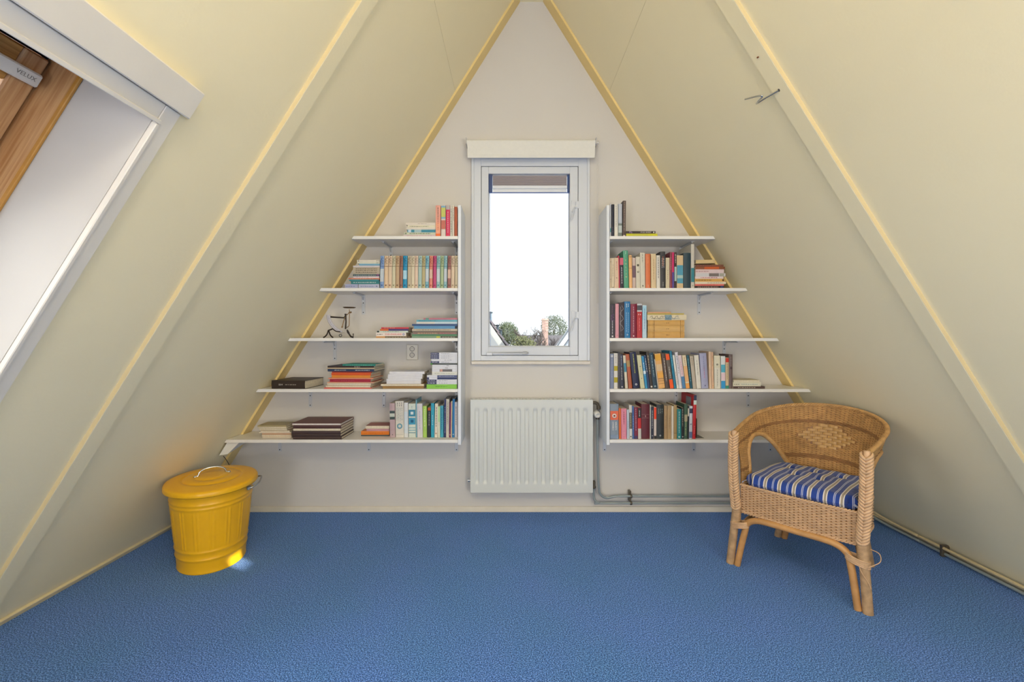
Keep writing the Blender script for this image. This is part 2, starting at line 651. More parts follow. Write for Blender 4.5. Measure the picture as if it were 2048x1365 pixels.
# ------------------------------------------------------------------ skylight (window_2) in the left slope
def skybox(M, S, name, full):
    """reveal, pine frame, sash, glass. local axes: a toward camera, b up the slope, c outwards"""
    root = empty(name, kind='structure')
    MW = M
    root.matrix_basis = MW          # parts are built in the slope's own axes, so the grain follows the boards
    M = None
    a0, a1, b0, b1 = S['a0'], S['a1'], S['b0'], S['b1']
    c1, c2 = .225, .300
    t = .03
    mb = MB()
    mb.box(a0 - t, a0, b0 - t, b1 + t, .0004, c1 + .02, M)
    mb.box(a1, a1 + t, b0 - t, b1 + t, .0004, c1 + .02, M)
    mb.box(a0, a1, b0 - t, b0, .0004, c1 + .02, M)
    mb.box(a0, a1, b1, b1 + t, .0004, c1 + .02, M)
    mb.build('reveal', mat('reveal_white_paint', '#cbc7c2', .6, noise=.015, nscale=6), root)
    pine = woodmat('pine_' + name, '#b58251', '#d3a878', (110, 4, 110))
    pine2 = woodmat('pine_b_' + name, '#a87532', '#c9954e', (4, 110, 110))
    # outer frame (jambs) seen past the reveal edge
    for k, (p0, p1, q0, q1) in enumerate(((a0 - .045, a0 + .004, b0 - .04, b1 + .04), (a1 - .004, a1 + .045, b0 - .04, b1 + .04), (a0, a1, b0 - .045, b0 + .004), (a0, a1, b1 - .004, b1 + .045))):
        m_ = MB().bbox(p0, p1, q0, q1, c1, c2 + .07, .002, M)
        m_.build('frame_board', pine if k < 2 else pine2, root)
    # thin trim strip where frame meets reveal
    mb = MB()
    mb.bbox(a0 - .0, a0 + .009, b0, b1, c1 - .012, c1, .002, M)
    mb.bbox(a1 - .009, a1, b0, b1, c1 - .012, c1, .002, M)
    mb.build('cover_strip', mat('pine_strip', '#c08a3c', .5, noise=.1, nscale=40), root)
    # sash
    sash = empty('sash', parent=root)
    g = .008
    sw = .062
    s0, s1 = c2, c2 + .045
    A0, A1, B0, B1 = a0 + g + .004, a1 - g - .004, b0 + g + .004, b1 - g - .004
    MB().bbox(A0, A0 + sw, B0, B1, s0, s1, .004, M).build('stile', pine, sash)
    MB().bbox(A1 - sw, A1, B0, B1, s0, s1, .004, M).build('stile', pine, sash)
    MB().bbox(A0 + sw + .0005, A1 - sw - .0005, B0, B0 + sw, s0, s1, .004, M).build('rail', pine2, sash)
    MB().bbox(A0 + sw + .0005, A1 - sw - .0005, B1 - .10, B1, s0, s1, .004, M).build('rail', pine2, sash)
    MB().box(A0 + sw - .01, A1 - sw + .01, B0 + sw - .01, B1 - .09, s0 + .025, s0 + .029, M).build('pane', M_GLASS, sash)
    # dark gap between sash and frame
    mb = MB()
    mb.box(A0 - .008, A0 - .0005, B0 - .008, B1 + .008, s0 + .02, s0 + .03, M)
    mb.box(A1 + .0005, A1 + .008, B0 - .008, B1 + .008, s0 + .02, s0 + .03, M)
    mb.box(A0, A1, B1 + .0005, B1 + .008, s0 + .02, s0 + .03, M)
    mb.box(A0, A1, B0 - .008, B0 - .0005, s0 + .02, s0 + .03, M)
    mb.build('seal', M_DARK, root)
    if full:
        bar = empty('vent_bar', parent=root)
        MB().bbox(A0 + .018, A1 - .018, B1 - .078, B1 - .042, s0 - .030, s0 - .012, .004, M).build('flap', mat('vent_bar_white', '#d9d3c8', .35), bar)
        MB().bbox(A0 + .05, A1 - .05, B1 - .070, B1 - .050, s0 - .013, s0 + .001, .002, M).build('hinge_strip', pine2, bar)
        # lettering faces the room (towards -c), reads downhill towards the gable
        Mt = Matrix(((-1, 0, 0, A0 + .055), (0, 1, 0, B1 - .060), (0, 0, -1, s0 - .0303), (0, 0, 0, 1)))
        text_obj('VELUX', .015, mat('grey_print', '#8d877c', .5), bar, Mt, sx=1.05)
        # roller blind pulled partly down inside the sash
        bl = MB()
        nS = 9
        for i in range(nS):
            z0 = B1 - .105 - i * .03
            bl.bbox(A0 + sw + .004, A1 - sw - .004, z0 - .028, z0, s0 + .006 + (i % 2) * .003, s0 + .010 + (i % 2) * .003, .001, M)
        bl.build('blind', mat('skylight_blind_cloth', '#dfe3ea', .6), root)
    # outer flashing to stop light
    mb = MB()
    for (p0, p1, q0, q1) in ((a0 - .2, a0 - .03, b0 - .2, b1 + .2), (a1 + .03, a1 + .2, b0 - .2, b1 + .2), (a0 - .03, a1 + .03, b0 - .2, b0 - .03), (a0 - .03, a1 + .03, b1 + .03, b1 + .2)):
        mb.box(p0, p1, q0, q1, .1, .34, M)
    mb.build('flashing', mat('lead_flashing', '#5c6066', .6), root)
    M = MW
    c = M @ Vector(((a0 + a1) / 2, (b0 + b1) / 2, .42))
    nrm = -(M.to_3x3() @ Vector((0, 0, 1)))
    o = portal(c, nrm, a1 - a0, b1 - b0, 'Y', SKYLIGHT_W[name], 'daylight_panel')
    R3 = M.to_3x3()
    o.rotation_euler = Matrix((R3.col[0], R3.col[1], R3.col[2])).transposed().to_euler() if R3.determinant() > 0 else Matrix((-R3.col[0], R3.col[1], R3.col[2])).transposed().to_euler()
    return root


skybox(ML, SKY, 'window_2', True)
skybox(ML, LSK, 'added_skylight', False)

# skylight casing on the room side
a0, a1, b0, b1 = SKY['a0'], SKY['a1'], SKY['b0'], SKY['b1']
cs = .055
mb = MB()
mb.bbox(a0 - cs, a0 - .0015, b0 - cs, b1 + cs, -.012, 0, .002, ML)
mb.bbox(a0 - .012, a0, b0, b1 - .001, -.016, .0, .002, ML)
mb.build('trim_7', M_TRIMW, kind='structure')
mb = MB()
mb.bbox(a0, a1 + cs, b1 + .0005, b1 + cs, -.012, 0, .002, ML)
mb.bbox(a0 - .01, a1, b1, b1 + .012, -.017, -.004, .002, ML)
mb.build('trim_8', M_TRIMW, kind='structure')
MB().bbox(a0 - cs - .008, 3.4, b1 + cs + .001, b1 + cs + .085, -.034, 0, .003, ML).build('trim_9', M_TRIMW, kind='structure')
MB().bbox(a0, a1 + cs, b0 - cs, b0, -.012, 0, .002, ML).build('trim_10', M_TRIMW, kind='structure')
MB().bbox(a1, a1 + cs, b0 + .001, b1 - .001, -.012, 0, .002, ML).build('trim_11', M_TRIMW, kind='structure')

# ------------------------------------------------------------------ gable window (window_1)
win = empty('window_1', kind='structure')
D0 = 2.985


def wx(px, D=D0):
    return (px - 1022) * D / F


def wz(py, D=D0):
    return CAMZ - (py - 672) * D / F


fx0, fx1, fz0, fz1 = wx(944), wx(1178.5), wz(722), wz(312)
sx0, sx1, sz0, sz1 = wx(963), wx(1156), wz(711), wz(333)
gx0, gx1, gz0, gz1 = wx(977), wx(1140), wz(694), wz(347)
# architrave: outer thin stepped lip + frame members
mb = MB()
for (x0, x1, z0, z1) in ((fx0, sx0 - .003, fz0, fz1), (sx1 + .003, fx1, fz0, fz1), (sx0 - .003, sx1 + .003, fz0, sz0 - .003), (sx0 - .003, sx1 + .003, sz1 + .003, fz1)):
    mb.bbox(x0, x1, -.012, .10, z0, z1, .002)
mb.build('window_frame', M_WIN, win)
mb = MB()
mb.bbox(fx0 - .004, fx0 + .014, -.020, -.0125, fz0, fz1, .003)
mb.bbox(fx1 - .014, fx1 + .004, -.020, -.0125, fz0, fz1, .003)
mb.bbox(fx0 + .014, fx1 - .014, -.020, -.0125, fz1 - .018, fz1, .003)
mb.build('casing_lip', M_WIN, win)
mb = MB()
for (x0, x1, z0, z1) in ((sx0 - .003, sx0, sz0 - .003, sz1 + .003), (sx1, sx1 + .003, sz0 - .003, sz1 + .003), (sx0, sx1, sz0 - .003, sz0), (sx0, sx1, sz1, sz1 + .003)):
    mb.box(x0, x1, -.003, .10, z0, z1)
mb.build('seal', M_DARK, win)
sash = empty('sash', parent=win)
mb = MB()
mb.bbox(sx0, gx0, -.010, .045, sz0, sz1, .002)
mb.bbox(gx1, sx1, -.010, .045, sz0, sz1, .002)
mb.bbox(gx0, gx1, -.010, .045, sz0, gz0, .002)
mb.bbox(gx0, gx1, -.010, .045, gz1, sz1, .002)
mb.build('sash_frame', M_WIN, sash)
mb = MB()
for (x0, x1, z0, z1) in ((gx0, gx0 + .006, gz0, gz1), (gx1 - .006, gx1, gz0, gz1), (gx0 + .006, gx1 - .006, gz0, gz0 + .006), (gx0 + .006, gx1 - .006, gz1 - .006, gz1)):
    mb.bbox(x0, x1, .015, .03, z0, z1, .002)
mb.build('glazing_bead', M_WIN, sash)
MB().box(gx0 + .001, gx1 - .001, .030, .034, gz0 + .001, gz1 - .001).build('pane', M_GLASS, sash)
# stay bar on the bottom rail
mb = MB()
mb.bbox(wx(976), wx(1056), -.020, -.015, wz(708.5), wz(706), .001)
mb.bbox(wx(973), wx(985), -.022, -.0105, wz(711.5), wz(705), .002)
mb.tube(smoothpath([(wx(1044), -.020, wz(708.5)), (wx(1052), -.022, wz(708.2)), (wx(1056.5), -.024, wz(706)), (wx(1052), -.022, wz(703.8)), (wx(1046), -.020, wz(704))]), .0028, 6)
mb.tube([(wx(985), -.018, wz(705.5)), (wx(1046), -.018, wz(705))], .0022, 6)
mb.build('window_stay', mat('stay_grey_metal', '#a9acb0', .35, metal=.6), win)
# two espagnolette catches on the right side
for py in (407, 628):
    h = empty('window_catch', parent=win)
    mb = MB()
    mb.bbox(wx(1143.5), wx(1149.5), -.016, -.0105, wz(py + 17), wz(py - 6), .001)
    mb.bbox(wx(1152), wx(1158), -.018, -.0105, wz(py + 10), wz(py - 4), .001)
    for q in (-3, 13):
        mb.tube([(wx(1146.5), -.0160, wz(py + q)), (wx(1146.5), -.018, wz(py + q))], .003, 8)
    mb.tube([(wx(1149), -.016, wz(py + 8)), (wx(1156), -.016, wz(py + 8))], .0045, 8)
    mb.build('catch_plate', M_WIN, h)
    MB().tube(smoothpath([(wx(1149), -.020, wz(py + 8)), (wx(1147), -.033, wz(py + 16)), (wx(1144), -.036, wz(py + 28)), (wx(1141.5), -.034, wz(py + 34))]), [.004] * 12 + [.005] * 7, 8).build('catch_lever', M_WIN, h)
# sill
MB().bbox(wx(942.5), wx(1180.5), -.030, -.0125, wz(729.5), wz(722.6), .004).build('window_sill', mat('sill_white_worn', '#dcd5cc', .45, noise=.08, nscale=18), win)
MB().bbox(WX0 - .01, WX1 + .01, .1, .16, WZ0 - .03, WZ0 + .0, .002).build('outer_sill', M_WIN, win)
portal((.125, .62, 2.85), (0, -.8, -.6), .9, .55, 'Y', 5.0, 'daylight_panel', (.86, .93, 1.0))  # added area light above the view, standing in for sky brightness
portal(((gx0 + gx1) / 2, .25, (gz0 + gz1) / 2), (0, -1, 0), gx1 - gx0 + .1, gz1 - gz0 + .1)

# pleated shade folded up in the head of the sash
pl = empty('pleated_blind', (wx(1059), .012, gz1 - .02))
tag(pl, 'grey pleated blind folded up at the top of the gable window pane', 'blind')


def loc(o, mb):
    c = o.location
    mb.v = [(p[0] - c[0], p[1] - c[1], p[2] - c[2]) for p in mb.v]
    return mb


mb = MB()
for i in range(8):
    z1_ = wz(348.5 + i * 2.6)
    z0_ = wz(348.5 + (i + 1) * 2.6)
    x0_, x1_ = wx(985), wx(1134.5)
    zm = (z0_ + z1_) / 2
    mb.add([(x0_, .012, z1_), (x1_, .012, z1_), (x1_, .003, zm), (x0_, .003, zm), (x0_, .012, z0_), (x1_, .012, z0_),
            (x0_, .0135, z1_), (x1_, .0135, z1_), (x1_, .0045, zm), (x0_, .0045, zm), (x0_, .0135, z0_), (x1_, .0135, z0_)],
           [(0, 3, 2, 1), (3, 4, 5, 2), (6, 7, 8, 9), (9, 8, 11, 10)])
loc(pl, mb).build('pleats', mat('pleat_grey_mauve', '#bdb4b6', .8), pl, kind='stuff')
mb = MB().bbox(wx(985), wx(1135), .001, .013, wz(376), wz(369.5), .002)
mb.bbox(wx(985.5), wx(1134), .002, .012, wz(383), wz(376.6), .002)
loc(pl, mb).build('bottom_rail', mat('rail_bluewhite', '#dfe4ee', .3), pl)
mb = MB().bbox(wx(977.6), wx(1139.6), .003, .011, wz(384.6), wz(383.1), .0006)
loc(pl, mb).build('edge_strip', mat('strip_blue', '#5b72b0', .4), pl)
for (p0, p1) in ((977.4, 984.6), (1135.2, 1139.8)):
    mb = MB().bbox(wx(p0), wx(p1), .000, .0135, wz(383), wz(347.6), .002)
    loc(pl, mb).build('end_bracket', mat('bracket_navy_plastic', '#24437c', .35), pl)
for px in (980.5, 1137.8):
    mb = MB().tube([(wx(px), .008, wz(384.8)), (wx(px), .008, wz(693))], .0011, 6)
    loc(pl, mb).build('guide_cord', mat('cord_blue_grey', '#8fa3cf', .6), pl)

# roller blind above
rb = empty('roller_blind', (wx(1062), -.05, wz(285)))
tag(rb, 'white roller blind rolled up above the gable window', 'blind')
DB = 2.945
bx0, bx1 = wx(934, DB), wx(1190.5, DB)
mb = MB()
prof = []
r0 = .022
zc, yc = wz(286, DB), -.052
MB_ = mb.tube([(bx0, yc, zc), (bx1, yc, zc)], r0, 20)
loc(rb, mb).build('fabric_roll', mat('blind_cloth_white', '#e3e3e0', .7, noise=.02, nscale=60), rb)
mb = MB()
mb.bbox(bx0 + .004, bx1 - .004, yc - r0 + .0005, yc - r0 + .0035, wz(314.5, 2.93), zc, .001)
mb.bbox(bx0 + .004, bx1 - .006, yc - r0 - .0025, yc - r0 + .006, wz(316.5, 2.93), wz(310.5, 2.93), .002)
loc(rb, mb).build('fabric', MATS['blind_cloth_white'], rb)
for x0_, x1_ in ((bx0 - .006, bx0 - .0005), (bx1 + .0005, bx1 + .008)):
    mb = MB().bbox(x0_, x1_, yc - .026, -.0005, zc - .016, zc + .028, .002)
    loc(rb, mb).build('bracket', mat('blind_bracket', '#c6c6c8', .4), rb)
mb = MB()
for q in range(90):
    zz = zc - .01 - q * .0115
    for dx in (0, .006):
        p = Vector((bx1 + .011 + dx, yc - .006, zz - (dx > 0) * .005))
        mb.lathe([(.0001, -.0022), (.0018, -.001), (.0018, .001), (.0001, .0022)], p, 6)
mb.tube([(bx1 + .011, yc - .006, zc), (bx1 + .011, yc - .006, zc - 1.04), (bx1 + .017, yc - .006, zc - 1.04), (bx1 + .017, yc - .006, zc)], .0006, 4)
mb.tube([(bx1 + .004, yc - .006, zc), (bx1 + .020, yc - .006, zc)], .010, 12)
loc(rb, mb).build('bead_chain', mat('chain_white', '#dad7d2', .4), rb, kind='stuff')

# ------------------------------------------------------------------ shelves
DF = 2.75                       # distance of the shelf fronts
SHZ = [1.763, 1.4486, 1.146, 0.8375, 0.531]   # top surfaces
TH = .018
ORD5 = ['top', 'second', 'middle', 'fourth', 'lowest']
LPX0, LPX1 = (915.8 - 1022) * DF / F, (922 - 1022) * DF / F       # left side panel
RPX0, RPX1 = (1213.3 - 1022) * DF / F, (1219.3 - 1022) * DF / F   # right side panel


def bracket(parent, x, ztop, depth=.2, drop=.125):
    b = empty('bracket', parent=parent)
    b['label'] = 'grey steel bracket under the board'
    mb = MB()
    w_ = .011
    mb.bbox(x - w_, x + w_, -.0035, -.0005, ztop - drop, ztop - .0005, .001)
    mb.bbox(x - w_, x + w_, -depth, -.0036, ztop - .0038, ztop - .0006, .001)
    mb.bbox(x - .003, x + .003, -depth * .97, -.0036, ztop - .011, ztop - .0038, .001)
    mb.tube([(x, -.008, ztop - .034), (x, -.034, ztop - .008)], .003, 6)
    mb.build('angle_iron', M_BRACKET, b)
    for q in (.42, .9):
        MB().lathe([(.0001, 0), (.0036, .0), (.0036, .0015), (.002, .0028), (.0001, .0028)], k=8,
                   M=Matrix.Translation((x, -.0036, ztop - drop * q)) @ Matrix.Rotation(pi / 2, 4, 'X')).build('screw', M_SCREW, b)
    return b


BR = {  # bracket pixel x on the wall plane per shelf
    'L': [(782, 911), (727, 911), (670, 911), (621, 768, 911), (560, 738, 911)],
    'R': [(1222, 1362), (1222, 1398), (1222, 1448), (1222, 1352, 1496), (1209, 1387, 1540)]}
for i, z in enumerate(SHZ):
    for side in 'LR':
        zt, zl = z, z - TH
        dpt = .25
        g = .003
        if side == 'L':
            xa, xb = LPX0 - .001, None
            poly = [(XL(zt) + g, zt), (XL(zl) + g, zl), (xa, zl), (xa, zt)]
            # notch around the gable batten
            poly2 = [(XL(zt) + g + .018, zt), (XL(zl) + g + .018, zl), (xa, zl), (xa, zt)]
        else:
            xa = RPX1 + .001
            poly = [(xa, zt), (xa, zl), (XR(zl) - g, zl), (XR(zt) - g, zt)]
            poly2 = [(xa, zt), (xa, zl), (XR(zl) - g - .018, zl), (XR(zt) - g - .018, zt)]
        if i == 4 and side == 'L':
            pass
        sh = empty('wall_shelf')
        tag(sh, 'white shelf board, %s of the five %s of the window' % (ORD5[i], 'left' if side == 'L' else 'right'), 'shelf',
            'wall shelves left of the window' if side == 'L' else 'wall shelves right of the window')
        mb = MB().prism(poly[::-1], -dpt, -.102)
        mb.prism(poly2[::-1], -.102, -.001)
        mb.build('board', M_SHELF, sh)
        for px in BR[side][i]:
            if side == 'R' and px < 1225:
                x = RPX1 + .020
            elif side == 'L' and px > 905:
                x = LPX0 - .038
            else:
                x = (px - 1022) * 3.0 / F
            bracket(sh, x, zl, .19 if i < 3 else .17, .13 if i < 4 else .115)
for side in 'LR':
    x0, x1 = (LPX0, LPX1) if side == 'L' else (RPX0, RPX1)
    z0 = CAMZ - (890.5 - 672) * 2.75 / F
    z1 = CAMZ - (410.5 - 672) * 2.75 / F
    mb = MB().bbox(x0, x1, -.25, -.0005, z0, z1, .0012)
    o = mb.build('shelf_side_panel', M_PANEL)
    tag(o, 'white upright board closing the %s bookshelves beside the window' % ('left' if side == 'L' else 'right'), 'shelf panel', 'upright panels flanking the window')

# ------------------------------------------------------------------ books
ONES = ['', 'first', 'second', 'third', 'fourth', 'fifth', 'sixth', 'seventh', 'eighth', 'ninth', 'tenth', 'eleventh', 'twelfth', 'thirteenth',
        'fourteenth', 'fifteenth', 'sixteenth', 'seventeenth', 'eighteenth', 'nineteenth', 'twentieth', 'twenty-first', 'twenty-second',
        'twenty-third', 'twenty-fourth', 'twenty-fifth', 'twenty-sixth', 'twenty-seventh', 'twenty-eighth', 'twenty-ninth', 'thirtieth', 'thirty-first', 'thirty-second', 'thirty-third']

# text frame on a spine: glyph right = -Z, glyph up = +X, faces -Y
TM = Matrix(((0, 1, 0, 0), (0, 0, -1, 0), (-1, 0, 0, 0), (0, 0, 0, 1)))
# columns: image of glyph x, y, z axes. glyph x -> -Z, glyph y -> +X, glyph z -> -Y
TM = Matrix(((0, 1, 0, 0), (0, 0, -1, 0), (-1, 0, 0, 0), (0, 0, 0, 1)))
# upright letters on the spine: glyph right = +X, up = +Z
TU = Matrix(((1, 0, 0, 0), (0, 0, -1, 0), (0, 1, 0, 0), (0, 0, 0, 1)))


def make_book(t, h, d, col, feats, pages=True, hard=False, mag=False, open_front=False):
    """book standing upright, spine at y=0 facing -y, thickness along +x, local origin bottom-left of spine"""
    root = empty('book')
    cm = cmat(col, .5)
    ct = min(.0022 if hard else .0009, t * .12)
    ins = .003 if hard else .0008
    mb = MB()
    if open_front:            # the page edges face the room
        mb.bbox(0, ct, 0, d, 0, h, .0003)
        mb.bbox(t - ct, t, 0, d, 0, h, .0003)
        mb.bbox(ct, t - ct, d - ct, d, 0, h, .0003)
        mb.build('cover', cm, root)
        MB().box(ct + .0001, t - ct - .0001, ins, d - ct - .0002, ins, h - ins).build('pages', M_PAGEW if open_front == 'w' else M_PAGE, root)
    else:
        # rounded or square spine
        k = 5 if (hard and t > .012) else 3
        bul = min(.004, t * .12) if hard else min(.0015, t * .06)
        pts = []
        for i in range(k + 1):
            a = i / k
            pts.append((t * a, -bul * sin(pi * a) + bul))
        vs = []
        for (x, y) in pts:
            vs += [(x, y, 0), (x, y, h)]
        fs = [(2 * i, 2 * i + 2, 2 * i + 3, 2 * i + 1) for i in range(k)]
        mb.add(vs, fs, True)
        # back faces of the spine plate
        vs2 = []
        for (x, y) in pts:
            vs2 += [(x, y + ct, 0), (x, y + ct, h)]
        mb.add(vs2, [(2 * i + 1, 2 * i + 3, 2 * i + 2, 2 * i) for i in range(k)])
        for zz in (0, h):
            mb.add([(x, y, zz) for (x, y) in pts] + [(x, y + ct, zz) for (x, y) in pts],
                   [((i, i + k + 1, i + k + 2, i + 1) if zz == 0 else (i, i + 1, i + k + 2, i + k + 1)) for i in range(k)])
        mb.box(0, ct, bul + .0002, d, 0, h)
        mb.box(t - ct, t, bul + .0002, d, 0, h)
        mb.build('cover', cm, root)
        MB().box(ct + .0001, t - ct - .0001, bul + ct + .0003, d - ins, ins, h - ins).build('pages', M_PAGE if not mag else M_PAGEW, root)
    yf = -.0004
    for nf, ft in enumerate(feats):
        yf = -.0004 - .00012 * nf
        if ft[0] == 'b':      # printed band
            _, f0, f1, c = ft
            MB().box(t * .03, t * .97, yf, .0006 + .00005 * nf, h * f0 + .0004, h * f1 - .0004).build('printed_band', cmat(c), root)
        elif ft[0] == 's':    # side picture on the cover facing the viewer's left (x=0)
            _, c, q0, q1, f0, f1 = ft
            MB().box(-.0004, -.0001, d * q0, d * q1, h * f0, h * f1).build('cover_picture', cmat(c), root)
        elif ft[0] == 'm':    # illegible lines of small type, as word-length dashes running along the spine
            _, f0, f1, c = ft[:4]
            rows = ft[4] if len(ft) > 4 else 1
            mb = MB()
            rr = random.Random(int(h * 1e5) + int(t * 1e5))
            for r in range(rows):
                xc = t * (r + 1) / (rows + 1)
                hw = min(t * .16 / rows, .0022)
                z = h * f1
                while z > h * f0:
                    L = rr.uniform(.005, .016)
                    z2 = max(z - L, h * f0)
                    # a word: separate letter-sized ticks
                    q = z
                    while q > z2 + .001:
                        lw = rr.uniform(.0010, .0018)
                        top = hw * rr.choice((1.0, 1.0, .65))
                        mb.box(xc - hw, xc + top, yf - .0004, yf, q - lw, q)
                        q -= lw + .0007
                    z = z2 - .0035
            if mb.v:
                mb.build('title', cmat(c), root, kind='stuff')
        elif ft[0] == 'x':    # small emblem
            _, f, c = ft[:3]
            s_ = ft[3] if len(ft) > 3 else .25
            zc_ = h * f
            mb = MB()
            r_ = t * s_
            mb.lathe([(r_ * .5, 0), (r_, 0), (r_, .0004), (r_ * .5, .0004)], k=10, M=Matrix.Translation((t / 2, yf, zc_)) @ Matrix.Rotation(pi / 2, 4, 'X'))
            mb.build('emblem', cmat(c), root)
        elif ft[0] == 'q':    # square block ornament
            _, f, c, s_ = ft
            MB().box(t * (.5 - s_), t * (.5 + s_), yf - .0004, yf, h * f - t * s_, h * f + t * s_).build('ornament', cmat(c), root)
        elif ft[0] == 't':    # real lettering along the spine
            _, s_, f, c, size = ft[:5]
            text_obj(s_, size, cmat(c), root, Matrix.Translation((t / 2 + (ft[5] if len(ft) > 5 else 0), yf - .0003, h * f)) @ TM)
        elif ft[0] == 'u':    # upright stacked lettering
            _, s_, f, c, size = ft[:5]
            text_obj(s_, size, cmat(c), root, Matrix.Translation((t / 2, yf - .0003, h * f)) @ TU)
        elif ft[0] == 'k':    # swirling monogram: looping line
            _, f0, f1, c = ft
            mb = MB()
            pts = []
            for i in range(26):
                a = i / 25
                pts.append((t * (.5 + .30 * sin(a * 2 * pi * 2.5)), yf - .0004, h * (f1 + (f0 - f1) * a) + h * .012 * cos(a * 2 * pi * 5)))
            mb.tube(pts, .0009, 4)
            pts = [(t * (.30 + .05 * sin(i)), yf - .0004, h * (f1 - .02 + (f0 - f1) * i / 8)) for i in range(9)]
            mb.tube(pts, .0008, 4)
            mb.build('monogram', cmat(c), root)
    return root


def cnt(a):
    return ONES[a]


def place_standing(row, z, D, books, where, group, side, cat='book', yb=None):
    """row of standing books. tuple: xl, xr, ytop, tilt, colour, desc, feats, opts"""
    n = len(books)
    for i, bk in enumerate(books):
        xl, xr, yt, tilt, col, desc, feats = bk[:7]
        op = bk[7] if len(bk) > 7 else {}
        Db = op.get('D', D)
        s = Db / F
        t = (xr - xl) * s - .0007
        base_y = 672 + (CAMZ - z) * F / Db
        h = (base_y - yt) * s
        ang = math.atan2(tilt * s, h)
        hh = h / cos(ang)
        tt = t * cos(ang)
        if abs(ang) > .03:
            hh -= tt * abs(sin(ang)) * .5
        d = op.get('d', min(.19, max(.10, hh * .66)))
        d = min(d, 3.0 - Db - .004)
        o = make_book(tt, hh, d, col, feats, hard=op.get('hard', False))
        lift = tt * sin(ang) if ang > 0 else 0
        o.location = ((xl - 1022) * s, Db - 3.0, z + .0004 + lift)
        o.rotation_euler = (0, ang, 0)
        k = i + 1 if side == 'R' else n - i
        lab = '%s, %s from the side panel%s' % (desc, cnt(k), where)
        tag(o, lab, cat, group)


def place_stack(z, D, items, where, group, cat='book'):
    """lying books, bottom first. tuple: xl, xr, thickness_px(y0,y1), colour, desc, feats, opts"""
    n = len(items)
    zc = z + .0004
    for i, it in enumerate(items):
        xl, xr, y0, y1, col, desc, feats = it[:7]
        op = it[7] if len(it) > 7 else {}
        Db = op.get('D', D)
        s = Db / F
        t = (y1 - y0) * s - .0003
        L = (xr - xl) * s
        d = min(op.get('d', min(.2, max(.11, L * .72))), 3.0 - Db - .012)
        yaw = R(op.get('yaw', 0))
        o = make_book(t, L, d, col, feats, hard=op.get('hard', False), mag=op.get('mag', False), open_front=op.get('open', False))
        o.name = op.get('name', 'book')
        if 'z' in op:
            zc = op['z']
        o.location = ((xr - 1022) * s, Db - 3.0, zc)
        o.rotation_mode = 'XYZ'
        o.rotation_euler = (Matrix.Rotation(yaw, 3, 'Z') @ Matrix.Rotation(R(op.get('roll', 0)), 3, 'Y') @ Matrix.Rotation(-pi / 2, 3, 'Y')).to_euler()
        if not op.get('hold'):
            zc += t + .0003
        if 'label' in op:
            lab = op['label']
        elif n == 1:
            lab = desc + ' ' + where
        else:
            k = n - i
            pos = 'topmost' if k == 1 else ('bottommost' if i == 0 else cnt(k) + ' from top')
            lab = '%s, %s %s' % (desc, pos, where)
        tag(o, lab, op.get('cat', cat), group)


# ---- top shelf, left
Z = SHZ[0]
place_stack(Z, 2.775, [
    (807, 871, 468, 472.5, '#d9c6cc', 'pale pink paperback', [('m', .1, .9, '#b9a9a0')]),
    (808, 871, 463.4, 468, '#ccd4bf', 'pale green book with dark title', [('m', .15, .82, '#39442f'), ('x', .94, '#39442f', .3)]),
    (814.5, 871, 457.6, 463.2, '#3f8ea6', 'teal blue book', [('b', .5, .75, '#a8c4cc'), ('b', .86, .97, '#c6dcec')]),
    (812, 871, 453.9, 457.5, '#dcd5cb', 'blank cream booklet', []),
    (815, 871, 448.2, 453.7, '#e3ddc6', 'cream paperback with grey title', [('m', .25, .92, '#8f8b78')]),
    (812, 871, 443, 448, '#e2d9cc', 'off-white paperback', [('m', .3, .6, '#b3a89c')]),
], 'in top-shelf stack left of window', 'books lying on the top left shelf')
place_standing(1, Z, 2.77, [
    (871.3, 881.2, 411, 0, '#e8a493', 'salmon pink book with orange foot', [('b', 0, .10, '#ee7434'), ('m', .62, .93, '#55433f'), ('b', .12, .45, '#f0ab8c'), ('m', .2, .6, '#c2503c')]),
    (882.2, 891.3, 410.5, 0, '#dccfc9', 'pale book with blue-yellow head', [('b', .57, .98, '#7fb2cf'), ('b', .62, .92, '#c8c96a'), ('b', .24, .52, '#c56f5f')]),
    (892, 900, 411, 0, '#d6315e', 'magenta red paperback', [('b', .86, 1, '#b9b3b3'), ('m', .10, .80, '#f3c3d0')]),
    (900.4, 904.6, 411.5, 0, '#d9d4c8', 'white book with black title', [('m', .1, .9, '#2c2b29')]),
    (905, 908.4, 411, 0, '#e2d8ca', 'thin cream book', [('m', .5, .9, '#8a8275')]),
    (908.8, 914.6, 414, 0, '#b2583a', 'plain rust brown book', []),
], ' on the top left shelf', 'books standing on the top left shelf', 'L')

